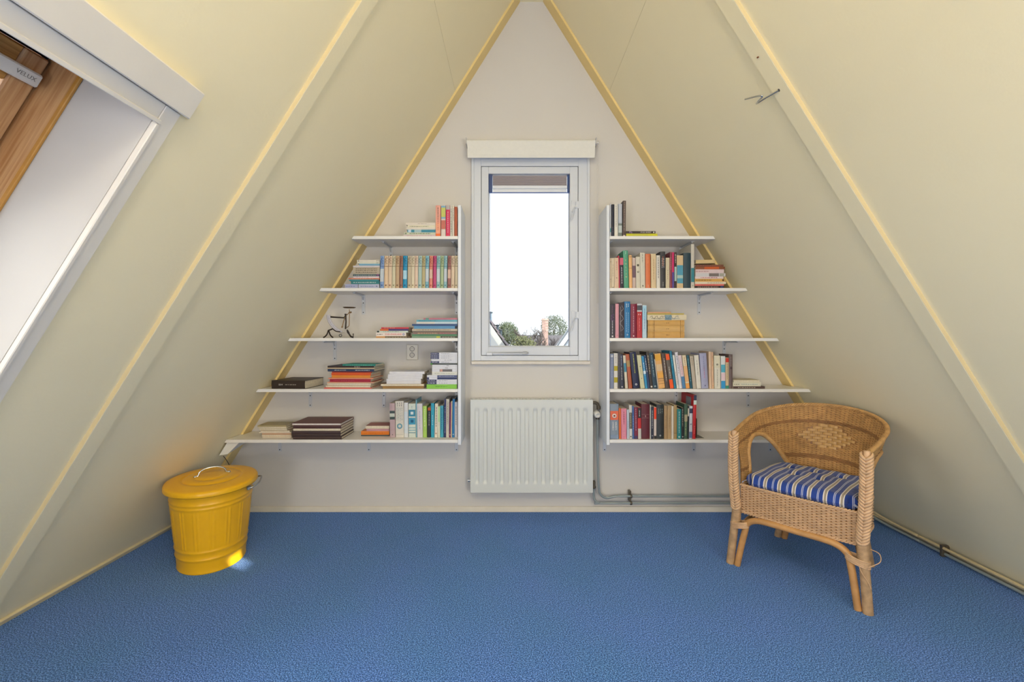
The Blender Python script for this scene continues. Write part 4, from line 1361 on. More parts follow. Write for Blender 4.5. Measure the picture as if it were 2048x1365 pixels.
# ---- fourth shelf, right
Z = SHZ[3]
place_standing(4, Z, 2.77, [
    (1220.4, 1227.6, 708, 0, '#7d88a4', 'grey-blue book', [('q', .93, '#c9ccd0', .3), ('m', .3, .85, '#a3aac6')]),
    (1228, 1235.6, 707, 0, '#d9d6d0', 'white book with two yellow bands', [('b', .50, .64, '#b3a21c'), ('b', .17, .32, '#b3a21c'), ('m', .7, .95, '#8e8c90')]),
    (1236, 1240, 705, 0, '#42414a', 'charcoal book', [('m', .3, .9, '#77727c')]),
    (1240.8, 1248, 709, -2, '#2f3146', 'dark navy book with white title', [('m', .25, .62, '#c7c3b8'), ('m', .65, .95, '#a7b2d2'), ('q', .05, '#d8d6d2', .15)]),
    (1250.8, 1256.2, 711.5, -4.9, '#d2c9b6', 'cream book with blue band', [('b', .5, .77, '#3f87a4'), ('b', .48, .5, '#8aa'), ][:1]),
    (1257.9, 1265.2, 709, -6.5, '#b05c3c', 'rust brown book', [('b', .63, .82, '#a88a58')], {'hard': 1}),
    (1266.8, 1279.8, 705, -7.5, '#20284a', 'thick navy book with yellow title', [('m', .42, .95, '#c9cf4c'), ('x', .11, '#e2e2e2', .17)], {'hard': 1}),
    (1281.6, 1290, 711, -8, '#cbc9a6', 'pale green-cream book', [('x', .66, '#3a362e', .14), ('x', .30, '#8a3a34', .14), ('m', .4, .6, '#a4a284')]),
    (1290.8, 1295.8, 713, -8, '#2e8bbd', 'bright blue book', [('m', .4, .8, '#cfe2ee'), ('b', .45, .55, '#d4e4f0')]),
    (1296.4, 1300.2, 711, -8.3, '#2c4068', 'blue book with white lettering', [('m', .5, .9, '#dfe3dc')]),
    (1300.8, 1306.4, 704, -8.5, '#3a322e', 'dark brown book with cream title', [('m', .4, .9, '#cfc4ae'), ('q', .05, '#d8d2c8', .3)]),
    (1307, 1315.4, 706, -9, '#1f3f52', 'dark teal book with white title', [('m', .3, .93, '#a9c4d2'), ('x', .06, '#cfe0e8', .2)]),
    (1316, 1317.8, 719, -7.4, '#c9bfb0', 'very thin pale book', []),
    (1318.4, 1330.6, 708, -9.2, '#e0aa68', 'wide orange-yellow book with curly lines', [('b', .80, .98, '#e0a83c'), ('b', .5, .7, '#d8bc94'), ('b', .27, .285, '#6a4a20'), ('b', .21, .22, '#6a4a20'), ('b', .13, .14, '#6a4a20'), ('b', .30, .45, '#e6a94c')]),
    (1331.4, 1339.4, 707, -8.8, '#55453f', 'dark brown book with white title', [('m', .2, .85, '#ded6cf')], {'hard': 1}),
    (1340.2, 1348, 708, -9.6, '#635a52', 'grey-brown book with orange ends', [('b', .0, .26, '#f05a1c'), ('b', .82, .99, '#f05a1c'), ('m', .3, .62, '#e0ddd4')]),
    (1348.8, 1353.4, 702.5, -9.8, '#1a7a9c', 'tall teal blue book', [('m', .6, .9, '#6fb2cb')], {'hard': 1}),
    (1354.2, 1358.2, 711, -9, '#dcdcd4', 'thin white book with tiny red title', [('m', .1, .5, '#b4788c')]),
    (1358.8, 1364.4, 705, -9, '#dbd8e0', 'tall white book', [('m', .4, .9, '#6c6a80')]),
    (1365, 1371.6, 711, -8.6, '#d6c4cc', 'book with pink title above blue picture', [('b', .0, .36, '#4a7fae'), ('m', .4, .8, '#d07a80')]),
    (1372.2, 1380, 711, -8, '#d9ccae', 'cream book with orange foot', [('b', .0, .16, '#e09a4c'), ('b', .2, .68, '#dfae78'), ('m', .7, .95, '#b48a5c')]),
    (1380.8, 1385.4, 711, -7.6, '#1b5566', 'dark petrol book', [('m', .2, .9, '#7fb0b8')]),
    (1386.2, 1393, 713, -6.5, '#b9ae9e', 'taupe book', [('m', .7, .95, '#7c7266')]),
    (1393.8, 1402.8, 711, -5.6, '#d9d6cc', 'white book with grey title', [('m', .4, .85, '#9a988f')]),
    (1403.8, 1417.6, 707, -4.4, '#a2a4c2', 'thick lavender book', [('m', .3, .6, '#cc6f8e'), ('m', .5, .92, '#7e81a8'), ('x', .08, '#3f4470', .1)], {'hard': 1}),
    (1419, 1423.6, 704, -1.6, '#dcbfa2', 'blush cream book', []),
    (1424, 1428, 705, -1.4, '#dbb493', 'thin peach book', [('m', .6, .9, '#b28a68'), ('x', .08, '#b06a4a', .2)]),
    (1429, 1441.4, 712, -.8, '#d6d2bc', 'thick cream book with small bird', [('b', .0, .63, '#dad6c8'), ('m', .05, .58, '#8d8c7c'), ('x', .73, '#26241f', .14)]),
    (1442.4, 1451, 713, -.3, '#d8dcdc', 'white book with two blue bands', [('b', .0, .24, '#2f94cf'), ('b', .50, .74, '#4fa9c2'), ('b', .26, .48, '#dfc4cc')]),
    (1451.4, 1457.8, 716, 0, '#cdb794', 'beige book with red head', [('b', .85, .99, '#c8321e'), ('b', .0, .1, '#2f8a72'), ('m', .3, .8, '#9b8a68')]),
    (1458.2, 1465.8, 709.5, 0, '#665655', 'grey-brown book', [('m', .65, .93, '#a09492'), ('x', .6, '#3a2024', .25)], {'hard': 1}),
], ', fourth right shelf', 'books standing on the fourth right shelf', 'R')
place_stack(Z, 2.765, [
    (1466.4, 1530, 773.8, 778.7, '#54403c', 'dark brown book', [('m', .3, .85, '#c9b8ac')]),
    (1466.4, 1522, 765.4, 773.6, '#dcd8c4', 'cream book with grey-blue title', [('m', .12, .7, '#7f98a0'), ('m', .78, .97, '#6c6456')]),
    (1467.4, 1519, 760.8, 765.2, '#cdbf95', 'faded straw-coloured book', [], {'open': 1}),
], 'of pile at outer end, fourth right shelf', 'books lying on the fourth right shelf')

# ---- lowest shelf, right
Z = SHZ[4]
place_standing(5, Z, 2.77, [
    (1220.3, 1237.8, 808.5, -.3, '#8794a4', 'thick grey-blue book lettered VERZETS', [('b', .54, .80, '#e36b4a'), ('x', .66, '#eae6e0', .26), ('q', .66, '#2a2624', .07), ('t', 'VERZETS', .37, '#f2f0ec', .0135, .009), ('t', 'OMNIBUS', .37, '#f2f0ec', .0125, -.009), ('b', .0, .12, '#7e90ac')], {'hard': 1}),
    (1238.2, 1242.4, 817, -.4, '#d8692a', 'orange book', []),
    (1242.8, 1253.6, 818, -.4, '#d9859c', 'pink book with dark title', [('m', .5, .9, '#84404c'), ('m', .1, .45, '#eab4c2')]),
    (1254.2, 1258.6, 820, -.4, '#b9c6d2', 'pale blue book', [('m', .3, .6, '#7d92b8')]),
    (1259, 1264.8, 811, -.8, '#d2cfcb', 'white book with black title', [('b', .3, .78, '#5d564c'), ('m', .32, .75, '#c8bd9a'), ('q', .07, '#2c2a28', .2)]),
    (1265.2, 1268.6, 813, -.6, '#4469a4', 'medium blue book', [('m', .3, .7, '#9ab6e0')]),
    (1269, 1275.6, 815, -.6, '#7c2240', 'maroon book with pale script', [('b', .0, .1, '#3a2c5c'), ('m', .25, .95, '#c29aa4')]),
    (1276, 1282.8, 815.5, -.5, '#c22a2c', 'red book with black head and white foot', [('b', .66, .99, '#28252a'), ('b', .0, .33, '#c3c1bc'), ('m', .7, .9, '#d9d6d0')]),
    (1283.4, 1299.6, 809, -.4, '#5e1e2c', 'thick wine-red leather book', [('b', .70, .706, '#c9a2a0'), ('b', .60, .606, '#c9a2a0'), ('m', .62, .68, '#d4b4ae')], {'hard': 1}),
    (1300.2, 1301.8, 811, 0, '#d8d4cc', 'very thin white book', []),
    (1302.2, 1307.4, 814, 0, '#2a2f42', 'navy-black book', [('m', .3, .88, '#b6b6bc'), ('x', .1, '#c3c6cc', .22)]),
    (1307.9, 1313, 815, 0, '#cfc0b8', 'white book with bright orange top', [('b', .62, .99, '#e8441a'), ('b', 0, .1, '#2a2626')]),
    (1313.5, 1328, 810, 0, '#2c3032', 'thick black book with silver mark', [('m', .74, .88, '#8c9c96', 3), ('x', .1, '#b0b6b8', .12)], {'hard': 1}),
    (1328.5, 1335, 812, 0, '#a58862', 'plain tan book', [('m', .3, .7, '#8b6f4c')]),
    (1335.4, 1342.8, 812, 0, '#ac9068', 'light tan book', [('m', .3, .7, '#8b6f4c')]),
    (1343.2, 1347.4, 813, 0, '#d2cabc', 'slim white book', []),
    (1347.8, 1354, 811, 0, '#9d8355', 'olive tan book', [('b', .16, .18, '#7a6238')]),
    (1354.4, 1362.8, 819, 0, '#1b7a7c', 'teal green book with white title', [('m', .2, .92, '#c6e2dc'), ('x', .07, '#d9ecea', .2)]),
    (1363.2, 1367.8, 816, 0, '#1c1d20', 'black book', [('m', .4, .95, '#a39c8e'), ('x', .07, '#d0d0d0', .25)]),
    (1368.2, 1374.8, 809, .6, '#3c5a48', 'dark green camouflage book', [('b', .5, .7, '#a3997c'), ('m', .1, .5, '#b5bf8c')]),
    (1375.2, 1377.8, 814, .6, '#25262c', 'thin black and white book', [('b', .7, .95, '#d6cdbc')]),
    (1378.2, 1384.6, 813, 1, '#c3c7d2', 'white book with navy drawings', [('b', .78, .93, '#2b3050'), ('b', .03, .22, '#5a6f98'), ('x', .45, '#2b3462', .2)]),
    (1385.2, 1391.4, 791, 2.4, '#c2252c', 'tall bright red book', [('b', .78, .88, '#c9d9d6'), ('b', .88, 1, '#2b3a54'), ('m', .1, .3, '#e88a84'), ('s', '#8c8f98', .2, .6, .72, .93)], {'hard': 1, 'd': .2}),
], ', lowest right shelf', 'books standing on the lowest right shelf', 'R')
# bookend foot plate
mb = MB().bbox(.0, .045, .0, .09, 0, .0015, .0004)
mb.bbox(.0, .0015, .0, .09, .0016, .12, .0004)
o = mb.build('bookend', mat('bookend_grey_steel', '#77766c', .5, metal=.5))
o.location = (W(1393.6, 0, 2.79).x, -.21, SHZ[4] + .0004)
tag(o, 'grey metal bookend plate beside the tall red book, lowest right shelf', 'bookend')

# ------------------------------------------------------------------ letter scale
LS = 2.80
ls = empty('letter_scale', W(684, 0, LS) * 1)
ls.location.z = SHZ[2]
tag(ls, 'antique brass and iron letter scale standing on the middle left shelf', 'scale')


def lsP(zx, zy, dy=0):
    """from the 15.16x crop at 630,600"""
    p = W(630 + zx / 15.16, 600 + zy / 15.16, LS)
    return Vector((p.x - ls.location.x, dy, p.z - SHZ[2] + .0105 * 0 + (-.0012)))


M_IRON = mat('black_cast_iron', '#2c221e', .45, metal=.4)
M_OB = mat('old_brass', '#8a6c48', .35, metal=.8)
zoff = -lsP(0, 1160).z
P_ = lambda x, y, d=0: lsP(x, y, d) + Vector((0, 0, zoff))
mb = MB()
mb.tube(smoothpath([P_(770, 970), P_(640, 950), P_(540, 885), P_(480, 905), P_(400, 930)]), [.0042] * 25, 8)
mb.tube(smoothpath([P_(405, 925), P_(385, 1040, -.01), P_(350, 1110, -.02), P_(300, 1148, -.025)]), [.004] * 13 + [.0045] * 6, 8)
mb.tube(smoothpath([P_(415, 925), P_(430, 1040, .01), P_(460, 1110, .02), P_(505, 1148, .025)]), [.004] * 13 + [.0045] * 6, 8)
mb.build('rear_foot', M_IRON, ls)
mb = MB()
mb.tube(smoothpath([P_(965, 915), P_(1020, 1010), P_(1085, 1110), P_(1160, 1140)]), [.0065] * 7 + [.005] * 12, 8)
mb.tube([P_(1160, 1160), P_(1160, 1045)], .0022, 8)
mb.tube([P_(1140, 1040), P_(1180, 1040)], .0022, 8)
mb.build('front_foot', M_IRON, ls)
mb = MB()
mb.tube([P_(925, 890), P_(940, 660), P_(925, 450)], [.0048, .0042, .006], 8)
mb.tube([P_(930, 450), P_(930, 425)], .007, 8)
mb.build('pillar', M_IRON, ls)
mb = MB().tube([P_(475, 518), P_(700, 535), P_(885, 545), P_(900, 500)], [.0052, .0045, .0045, .004], 8)
mb.build('beam', M_IRON, ls)
# graduated quadrant
mb = MB()
N = 24
vin, vout = [], []
for i in range(N + 1):
    a = i / N
    # outer arc from (365,460) bulging down-left to (790,985)
    po = [(365, 460), (385, 620), (460, 760), (590, 900), (720, 970), (800, 985)]
    pi_ = [(470, 460), (475, 580), (540, 710), (650, 830), (760, 915), (830, 945)]

    def ev(L, a):
        s_ = smoothpath([(x, y, 0) for x, y in L], 8)
        q = a * (len(s_) - 1)
        k0 = int(q)
        k1 = min(k0 + 1, len(s_) - 1)
        return s_[k0].lerp(s_[k1], q - k0)
    vo, vi = ev(po, a), ev(pi_, a)
    vout.append(P_(vo.x, vo.y))
    vin.append(P_(vi.x, vi.y))
for i in range(N):
    q = [vout[i], vin[i], vin[i + 1], vout[i + 1]]
    f = [p + Vector((0, -.003, 0)) for p in q] + [p + Vector((0, .003, 0)) for p in q]
    mb.add(f, [(0, 3, 2, 1), (4, 5, 6, 7), (0, 1, 5, 4), (1, 2, 6, 5), (2, 3, 7, 6), (3, 0, 4, 7)])
q = mb.build('quadrant', mat('enamel_scale_white', '#c9c6cf', .3), ls)
mb = MB()
for i in range(2, N - 1):
    a, b = vout[i].lerp(vin[i], .25), vout[i].lerp(vin[i], .55 if i % 4 else .8)
    mb.tube([a + Vector((0, -.0034, 0)), b + Vector((0, -.0034, 0))], .0006, 4)
mb.build('graduation_marks', mat('scale_ink', '#50506a', .6), q, kind='stuff')
mb = MB().tube([p + Vector((0, -.001, 0)) for p in vout], .0022, 6)
mb.build('quadrant_rim', M_IRON, q)
mb = MB()
mb.tube(smoothpath([P_(835, 830, -.008), P_(870, 700, -.008), P_(925, 520, -.008)]), .0028, 8)
mb.tube([P_(830, 850, -.008), P_(845, 800, -.008)], .0045, 8)
mb.build('pointer', M_OB, ls)
mb = MB()
mb.tube(smoothpath([P_(1040, 290), P_(1045, 400), P_(1040, 600), P_(1035, 760), P_(1010, 810), P_(940, 850)]), .0022, 8)
mb.tube(smoothpath([P_(940, 470), P_(1000, 430), P_(1045, 370), P_(1085, 380)]), .0026, 8)
mb.tube([P_(1075, 372), P_(1100, 392)], .006, 8)
mb.build('link_rod', M_OB, ls)
pc = P_(1042, 262)
mb = MB()
mb.lathe([(.0001, .0), (.030, .0015), (.0385, .006), (.0385, .008), (.030, .0035), (.0001, .002)], pc, 28)
mb.build('pan', mat('pan_dark_brass', '#5d4630', .35, metal=.8), ls)
mb = MB().lathe([(.0055, -.003), (.0095, -.003), (.0105, 0), (.0095, .003), (.0055, .003), (.0055, -.003)], k=20, M=Matrix.Translation(P_(772, 1082)) @ Matrix.Rotation(pi / 2, 4, 'X'))
mb.build('counterweight', mat('steel_grey', '#75787a', .3, metal=.8), ls)
mb = MB().bbox(P_(880, 0).x, P_(975, 0).x, -.006, .006, P_(0, 1000).z, P_(0, 915).z, .001)
mb.tube([P_(790, 1030), P_(830, 1000), P_(890, 1000)], .0025, 6)
mb.build('name_plate', mat('pewter', '#b9b4ae', .4, metal=.4), ls)

# ------------------------------------------------------------------ wall socket
so = empty('wall_socket', W(824.3, 705, 2.99))
so.location.y = 0
tag(so, 'white double wall socket below the middle left shelf', 'socket')
s = 2.99 / F
MB().bbox(-11.6 * s, 11.6 * s, -.012, -.0005, -15.2 * s, 15.6 * s, .003).build('face_plate', M_SOCKET, so)
for zc_ in (6.6 * s, -5.6 * s):
    q = empty('outlet', (0, -.0122, zc_), parent=so)
    mb = MB().lathe([(.0135, .0), (.0165, .0), (.0165, .0012), (.0135, .0012), (.0135, 0)], k=24, M=Matrix.Rotation(pi / 2, 4, 'X'))
    mb.build('outlet_ring', mat('socket_shadow_grey', '#6b6b6e', .5), q)
    mb = MB()
    for x in (-.0055, .0055):
        mb.lathe([(.0001, .0), (.0022, .0), (.0022, .001), (.0001, .001)], k=8, M=Matrix.Translation((x, 0, 0)) @ Matrix.Rotation(pi / 2, 4, 'X'))
    for z in (-.0135, .0135):
        mb.box(-.003, .003, -.0022, 0, z - .0014, z + .0014)
    mb.build('pin_hole', M_DARK, q)

# ------------------------------------------------------------------ radiator, valves, pipes
rad = empty('radiator', (wx(1063.5, 2.9), 0, 0))
tag(rad, 'white ribbed panel radiator on the wall under the window', 'radiator')
s = 2.90 / F
rx0, rx1 = (941.5 - 1063.5) * s, (1184.8 - 1063.5) * s
rz1, rz0 = CAMZ - (801 - 672) * s, CAMZ - (985 - 672) * s
nfl, W_, H_ = 14, rx1 - rx0, rz1 - rz0
fl = [(900 + (262 + 81.2 * i) / 4.876 - 1063.5) * s for i in range(nfl)]


def radf(u, v):
    x = rx0 + W_ * u
    z = rz0 + H_ * v
    dz = 0
    for c in fl:
        d = abs(x - c)
        if d < .0155:
            a = 1 if d < .008 else (.0155 - d) / .0075
            e0, e1 = z - (rz0 + .052), (rz1 - .052) - z
            e = min(e0, e1)
            b = 0 if e < 0 else min(1, e / .016)
            dz = max(dz, a * b)
    return Vector((x, -.1 + .009 * dz * dz * (3 - 2 * dz), z))


mb = MB().grid(radf, 300, 60)
mb.build('front_panel', M_RAD, rad)
mb = MB()
mb.bbox(rx0 - .003, rx0 + .002, -.099, -.030, rz0 - .002, rz1 + .002, .0015)
mb.bbox(rx1 - .002, rx1 + .004, -.099, -.030, rz0 - .005, rz1 + .002, .0015)
mb.build('side_cover', M_RAD, rad)
mb = MB()
for i in range(26):
    x = rx0 + .01 + i * (W_ - .02) / 26
    mb.box(x, x + (W_ - .02) / 26 * .6, -.095, -.034, rz1 - .002, rz1 + .0025)
mb.box(rx0, rx1, -.0995, -.094, rz1 - .003, rz1 + .003)
mb.box(rx0, rx1, -.036, -.031, rz1 - .003, rz1 + .003)
mb.build('top_grille', M_RAD, rad)
MB().bbox(rx0 + .004, rx1 - .004, -.088, -.034, rz0 + .004, rz1 - .003, .003).build('body', M_RAD, rad)
MB().bbox(rx0, rx1, -.1, -.09, rz0 - .006, rz0 - .0002, .002).build('bottom_lip', M_RAD, rad)
for x in (rx0 + .12, rx1 - .12):
    MB().bbox(x - .012, x + .012, -.0345, -.0005, rz0 + .05, rz1 - .05, .002).build('wall_bracket', M_RAD, rad)
mb = MB().tube([(rx0 - .022, -.065, rz0 + .065), (rx0 - .002, -.065, rz0 + .065)], .006, 8)
mb.tube([(rx0 - .02, -.065, rz0 + .073), (rx0 - .014, -.065, rz0 + .052)], .003, 8)
mb.build('bleed_valve', M_CHROME, rad)

X0 = rad.location.x


def PP(px, py, D=2.945):
    return W(px, py, D)


pipes = empty('heating_pipes')
tag(pipes, 'pair of thin grey heating pipes from the radiator along the wall base', 'pipe')
pr = .0078
yB = -.055
v = PP(1195, 0).x
up = smoothpath([(v, yB, PP(0, 838).z), (v + .001, yB, PP(0, 900).z), (v + .008, yB, PP(0, 975).z), (PP(1203, 0).x, yB, PP(0, 991).z), (PP(1212, 0).x, yB, PP(0, 996.5).z), (PP(1222, 0).x, yB, PP(0, 995).z), (PP(1233, 0).x, yB, PP(0, 993).z), (PP(1260, 0).x, yB, PP(0, 993).z), (PP(1500, 0).x, yB, PP(0, 993).z), (2.12, yB, .118)], 8)
MB().tube(up, pr, 12).build('flow_pipe', M_PIPE, pipes)
dn = smoothpath([(PP(1187.5, 0).x, yB, PP(0, 976).z), (PP(1187.5, 0).x, yB, PP(0, 990).z), (PP(1190, 0).x, yB, PP(0, 1001).z), (PP(1199, 0).x, yB, PP(0, 1006.5).z), (PP(1215, 0).x, yB, PP(0, 1007).z), (PP(1500, 0).x, yB, PP(0, 1007).z), (2.13, yB, .073)], 8)
MB().tube(dn, pr, 12).build('return_pipe', M_PIPE, pipes)
e1 = smoothpath([(2.12, yB, .118), (2.16, yB - .01, .116), (2.20, yB - .06, .105), (2.245, -.25, .062), (2.262, -.45, .047), (2.264, -.9, .047), (2.264, -4.6, .047)], 8)
MB().tube(e1, pr, 10).build('flow_pipe', M_PIPEC, pipes)
e2 = smoothpath([(2.13, yB, .073), (2.17, yB - .01, .071), (2.215, yB - .06, .06), (2.255, -.25, .026), (2.272, -.45, .0165), (2.272, -.9, .0165), (2.272, -4.6, .0165)], 8)
MB().tube(e2, pr, 10).build('return_pipe', M_PIPE, pipes)
cl = empty('pipe_clamp', parent=pipes)
cx = PP(1262, 0).x
mb = MB().bbox(cx - .010, cx + .004, -.046, -.0125, PP(0, 1005).z, PP(0, 984).z, .001)
for zz in (PP(0, 993).z, PP(0, 1007).z):
    mb.lathe([(pr + .0003, -.006), (pr + .004, -.006), (pr + .004, .006), (pr + .0003, .006)], k=12, M=Matrix.Translation((cx, yB, zz)) @ Matrix.Rotation(pi / 2, 4, 'Y'))
mb.build('clamp_body', M_BRASS, cl)
mb = MB().bbox(2.256, 2.296, -.62, -.605, .002, .062, .001)
mb.build('pipe_clamp', M_BRASS, pipes)

va = empty('radiator_valve', (PP(1196, 0).x - .010, yB, PP(0, 828).z))
tag(va, 'white thermostatic radiator valve head on the right side of the radiator', 'valve')
c = va.location
mb = MB()
mb.tube([p - c for p in smoothpath([Vector((X0 + rx1 + .004, -.06, PP(0, 806).z)), Vector((PP(1190, 0).x, -.057, PP(0, 806).z)), Vector((PP(1195, 0).x, yB, PP(0, 809).z)), Vector((PP(1197.5, 0).x, yB, PP(0, 818).z))])], .0105, 10)
mb.tube([Vector((PP(1197.5, 0).x, yB, PP(0, 813).z)) - c, Vector((PP(1197.5, 0).x, yB, PP(0, 819).z)) - c], .015, 8)
mb.tube([Vector((PP(1195, 0).x, yB, PP(0, 834).z)) - c, Vector((PP(1195, 0).x, yB, PP(0, 839).z)) - c], .012, 8)
mb.build('valve_body', M_BRASS, va)
hd = (Vector((.12, -1, -.18))).normalized()
Mh = Matrix.Translation(Vector((0, 0, 0))) @ hd.to_track_quat('Z', 'Y').to_matrix().to_4x4()
mb = MB().lathe([(.0001, -.016), (.015, -.016), (.021, -.008), (.0225, .006), (.021, .020), (.017, .032), (.011, .034), (.011, .029), (.0001, .029)], k=28, M=Mh,
                mod=lambda a, z: .0006 * (1 if int(a / (2 * pi) * 28) % 2 else 0) if z < .02 else 0)
mb.build('thermostat_head', M_PLASTIC, va)
vb = empty('lockshield_valve', (PP(1187.5, 0).x, yB, PP(0, 971).z))
tag(vb, 'small dark brass valve at the lower right corner of the radiator', 'valve')
c = vb.location
mb = MB().tube([(0, 0, -.020), (0, 0, .022)], .011, 8)
mb.tube([(0, 0, .022), (0, 0, .03)], .008, 8)
mb.tube([Vector((X0 + rx1 + .004, yB, c.z)) - c, (0, 0, 0)], .008, 8)
mb.build('valve_body', M_BRASS, vb)
MB().lathe([(.0125, -.02), (.014, -.018), (.014, -.008), (.0125, -.006)], k=6).build('nut', M_BRASS, vb)

# ------------------------------------------------------------------ hook on the right slope
M_CHROME2 = mat('bright_wire', '#d4d8da', .3, metal=.55)
hk = empty('coat_hook')
tag(hk, 'chrome wire hook screwed to the right sloping wall', 'hook')


def onslopeR(px, py, lift=0.0):
    """point where the pixel ray meets the right slope, lifted off it"""
    dx, dz = (px - 1022) / F, -(py - 672) / F
    # x = 0.224 + (3.366 - z)/1.6 ; x = dx D ; z = CAMZ + dz D
    D = (0.224 + (3.366 - CAMZ) / 1.6) / (dx + dz / 1.6)
    return Vector((dx * D, D - 3, CAMZ + dz * D)) - NR * lift


def onslopeL(px, py, lift=0.0):
    dx, dz = (px - 1022) / F, -(py - 672) / F
    D = (0.043 - (3.359 - CAMZ) / 1.6) / (dx - dz / 1.6)
    return Vector((dx * D, D - 3, CAMZ + dz * D)) - NL * lift


Z5 = lambda x, y: (1440 + x / 6.825, 60 + y / 6.825)
base = onslopeR(*Z5(848, 795), .015)
hk.location = base
pts = [base, onslopeR(*Z5(750, 850), .035), onslopeR(*Z5(645, 915), .05), onslopeR(*Z5(700, 860), .058), onslopeR(*Z5(745, 800), .055), onslopeR(*Z5(690, 790), .062), onslopeR(*Z5(545, 820), .07)]
pts = [p - base for p in pts]
MB().tube([pts[0] + Vector(NR) * .01, pts[0]], .006, 10).build('screw_base', M_BRASS, hk)
MB().tube(smoothpath(pts[:3], 5), .0032, 8).build('shank', M_CHROME, hk)
MB().tube(smoothpath([pts[2], pts[3], pts[4], pts[5], pts[6]], 6), .0032, 8).build('hook_wire', M_CHROME, hk)
nl = MB().tube([(0, 0, 0), tuple(-NR * .006)], .0028, 8).build('nail', mat('rust', '#7c4420', .7))
nl.location = onslopeR(*Z5(570, 340), .0145)
tag(nl, 'small rusty screw head above the hook on the right batten', 'screw')

# ------------------------------------------------------------------ white fitting under the lowest left shelf end, with its cable
cb = empty('cable_box', W(462, 900, 2.80))
tag(cb, 'white angular plastic fitting under outer end of the lowest left shelf', 'fitting')
c = cb.location
zt = SHZ[4] - TH - .003
A = [Vector((XL(zt) + .012, -.235, zt)), Vector((XL(zt) + .085, -.235, zt)), Vector((XL(zt - .078) + .012, -.235, zt - .078)), Vector((XL(zt - .062) + .055, -.235, zt - .07))]
q = [A[0], A[1], A[3], A[2]]
B = [p + Vector((0, .13, 0)) + Vector((.018, 0, .0)) for p in q]
B[2] += Vector((.0, 0, .03))
B[3] += Vector((.0, 0, .03))
MB().add([p - c for p in q + B], [(0, 3, 2, 1), (4, 5, 6, 7), (0, 1, 5, 4), (1, 2, 6, 5), (2, 3, 7, 6), (3, 0, 4, 7)]).build('housing', M_PLASTIC, cb)
ca = smoothpath([W(447, 913, 2.84), W(453, 921, 2.86), W(460, 935, 2.88), W(466, 960, 2.90), W(468, 1000, 2.93), W(470, 1015, 2.94)])
MB().tube([p - c for p in ca], .0022, 6).build('cable', mat('cable_brown', '#4a342c', .6), cb)
cb['category'] = 'fitting'

# ------------------------------------------------------------------ yellow bin
BA, BB_, BT = .252, .207, R(117.6)
bn = empty('lidded_bin', (-1.560, -.623, 0))
tag(bn, 'yellow ribbed metal bin with lid standing on the carpet at left', 'bin')
M_YEL = mat('yellow_enamel', '#eeb410', .33, noise=.02, nscale=5)
Rb = Matrix.Rotation(BT, 4, 'Z')
kt = .767


def rr(z):
    return kt + (.955 - kt) * z / .40


def bead(z, z0, w_=.006, h_=.016):
    return h_ * math.exp(-((z - z0) / w_) ** 2)


def binr(a, z):
    v_ = bead(z, .070) + bead(z, .108) + bead(z, .325) + bead(z, .345) + bead(z, .004, .004, .012)
    if .118 < z < .315:
        e = min(1, (z - .118) / .01, (.315 - z) / .01)
        ph = (a * 16 / (2 * pi)) % 1.0
        v_ += e * .014 * (math.exp(-((ph - .18) / .045) ** 2) + math.exp(-((ph - .42) / .045) ** 2))
    return v_


zs = [0, .002, .004, .008, .03, .055, .062, .066, .070, .074, .078, .09, .098, .103, .108, .113, .118, .124, .13, .16, .2, .24, .28, .305, .31, .316, .321, .325, .329, .334, .338, .342, .345, .349, .354, .37, .398]
prof = [(rr(z), z) for z in zs]
mb = MB().lathe(prof, k=320, fx=BA / 1.06, fy=BB_ / 1.06, M=Rb, mod=binr)
mb.lathe([(rr(.398), .398), (rr(.39) - .02, .396), (kt - .03, .006), (.001, .006)], k=64, fx=BA / 1.06, fy=BB_ / 1.06, M=Rb)
mb.build('bin_body', M_YEL, bn)
lid = empty('lid', parent=bn)
pr_ = [(.990, .396), (1.0, .392), (1.006, .396), (1.0, .410), (.985, .4165), (.93, .419), (.70, .427), (.655, .4275), (.635, .4235), (.615, .424), (.59, .429), (.42, .4345), (.395, .4325), (.38, .433), (.36, .4365), (.15, .438), (.001, .438)]
MB().lathe(pr_, k=128, fx=BA, fy=BB_, M=Rb).build('lid_shell', M_YEL, lid)
th = R(38)
dh = Vector((cos(th), sin(th), 0))
zc_ = .434
arc = [dh * (-.078) + Vector((0, 0, zc_)), dh * (-.066) + Vector((0, 0, zc_ + .004))]
for i in range(0, 11):
    a = pi * i / 10
    arc.append(dh * (-.060 * cos(a)) + Vector((0, 0, zc_ + .006 + .034 * sin(a) ** .8)))
arc += [dh * .066 + Vector((0, 0, zc_ + .004)), dh * .078 + Vector((0, 0, zc_))]
mb = MB().tube(arc, .0042, 10)
for sg in (-1, 1):
    mb.lathe([(.0001, .006), (.006, .005), (.008, .001), (.008, -.002)], tuple(dh * (.074 * sg) + Vector((0, 0, zc_ + .002))), 12)
mb.build('lid_handle', M_CHROME, lid)
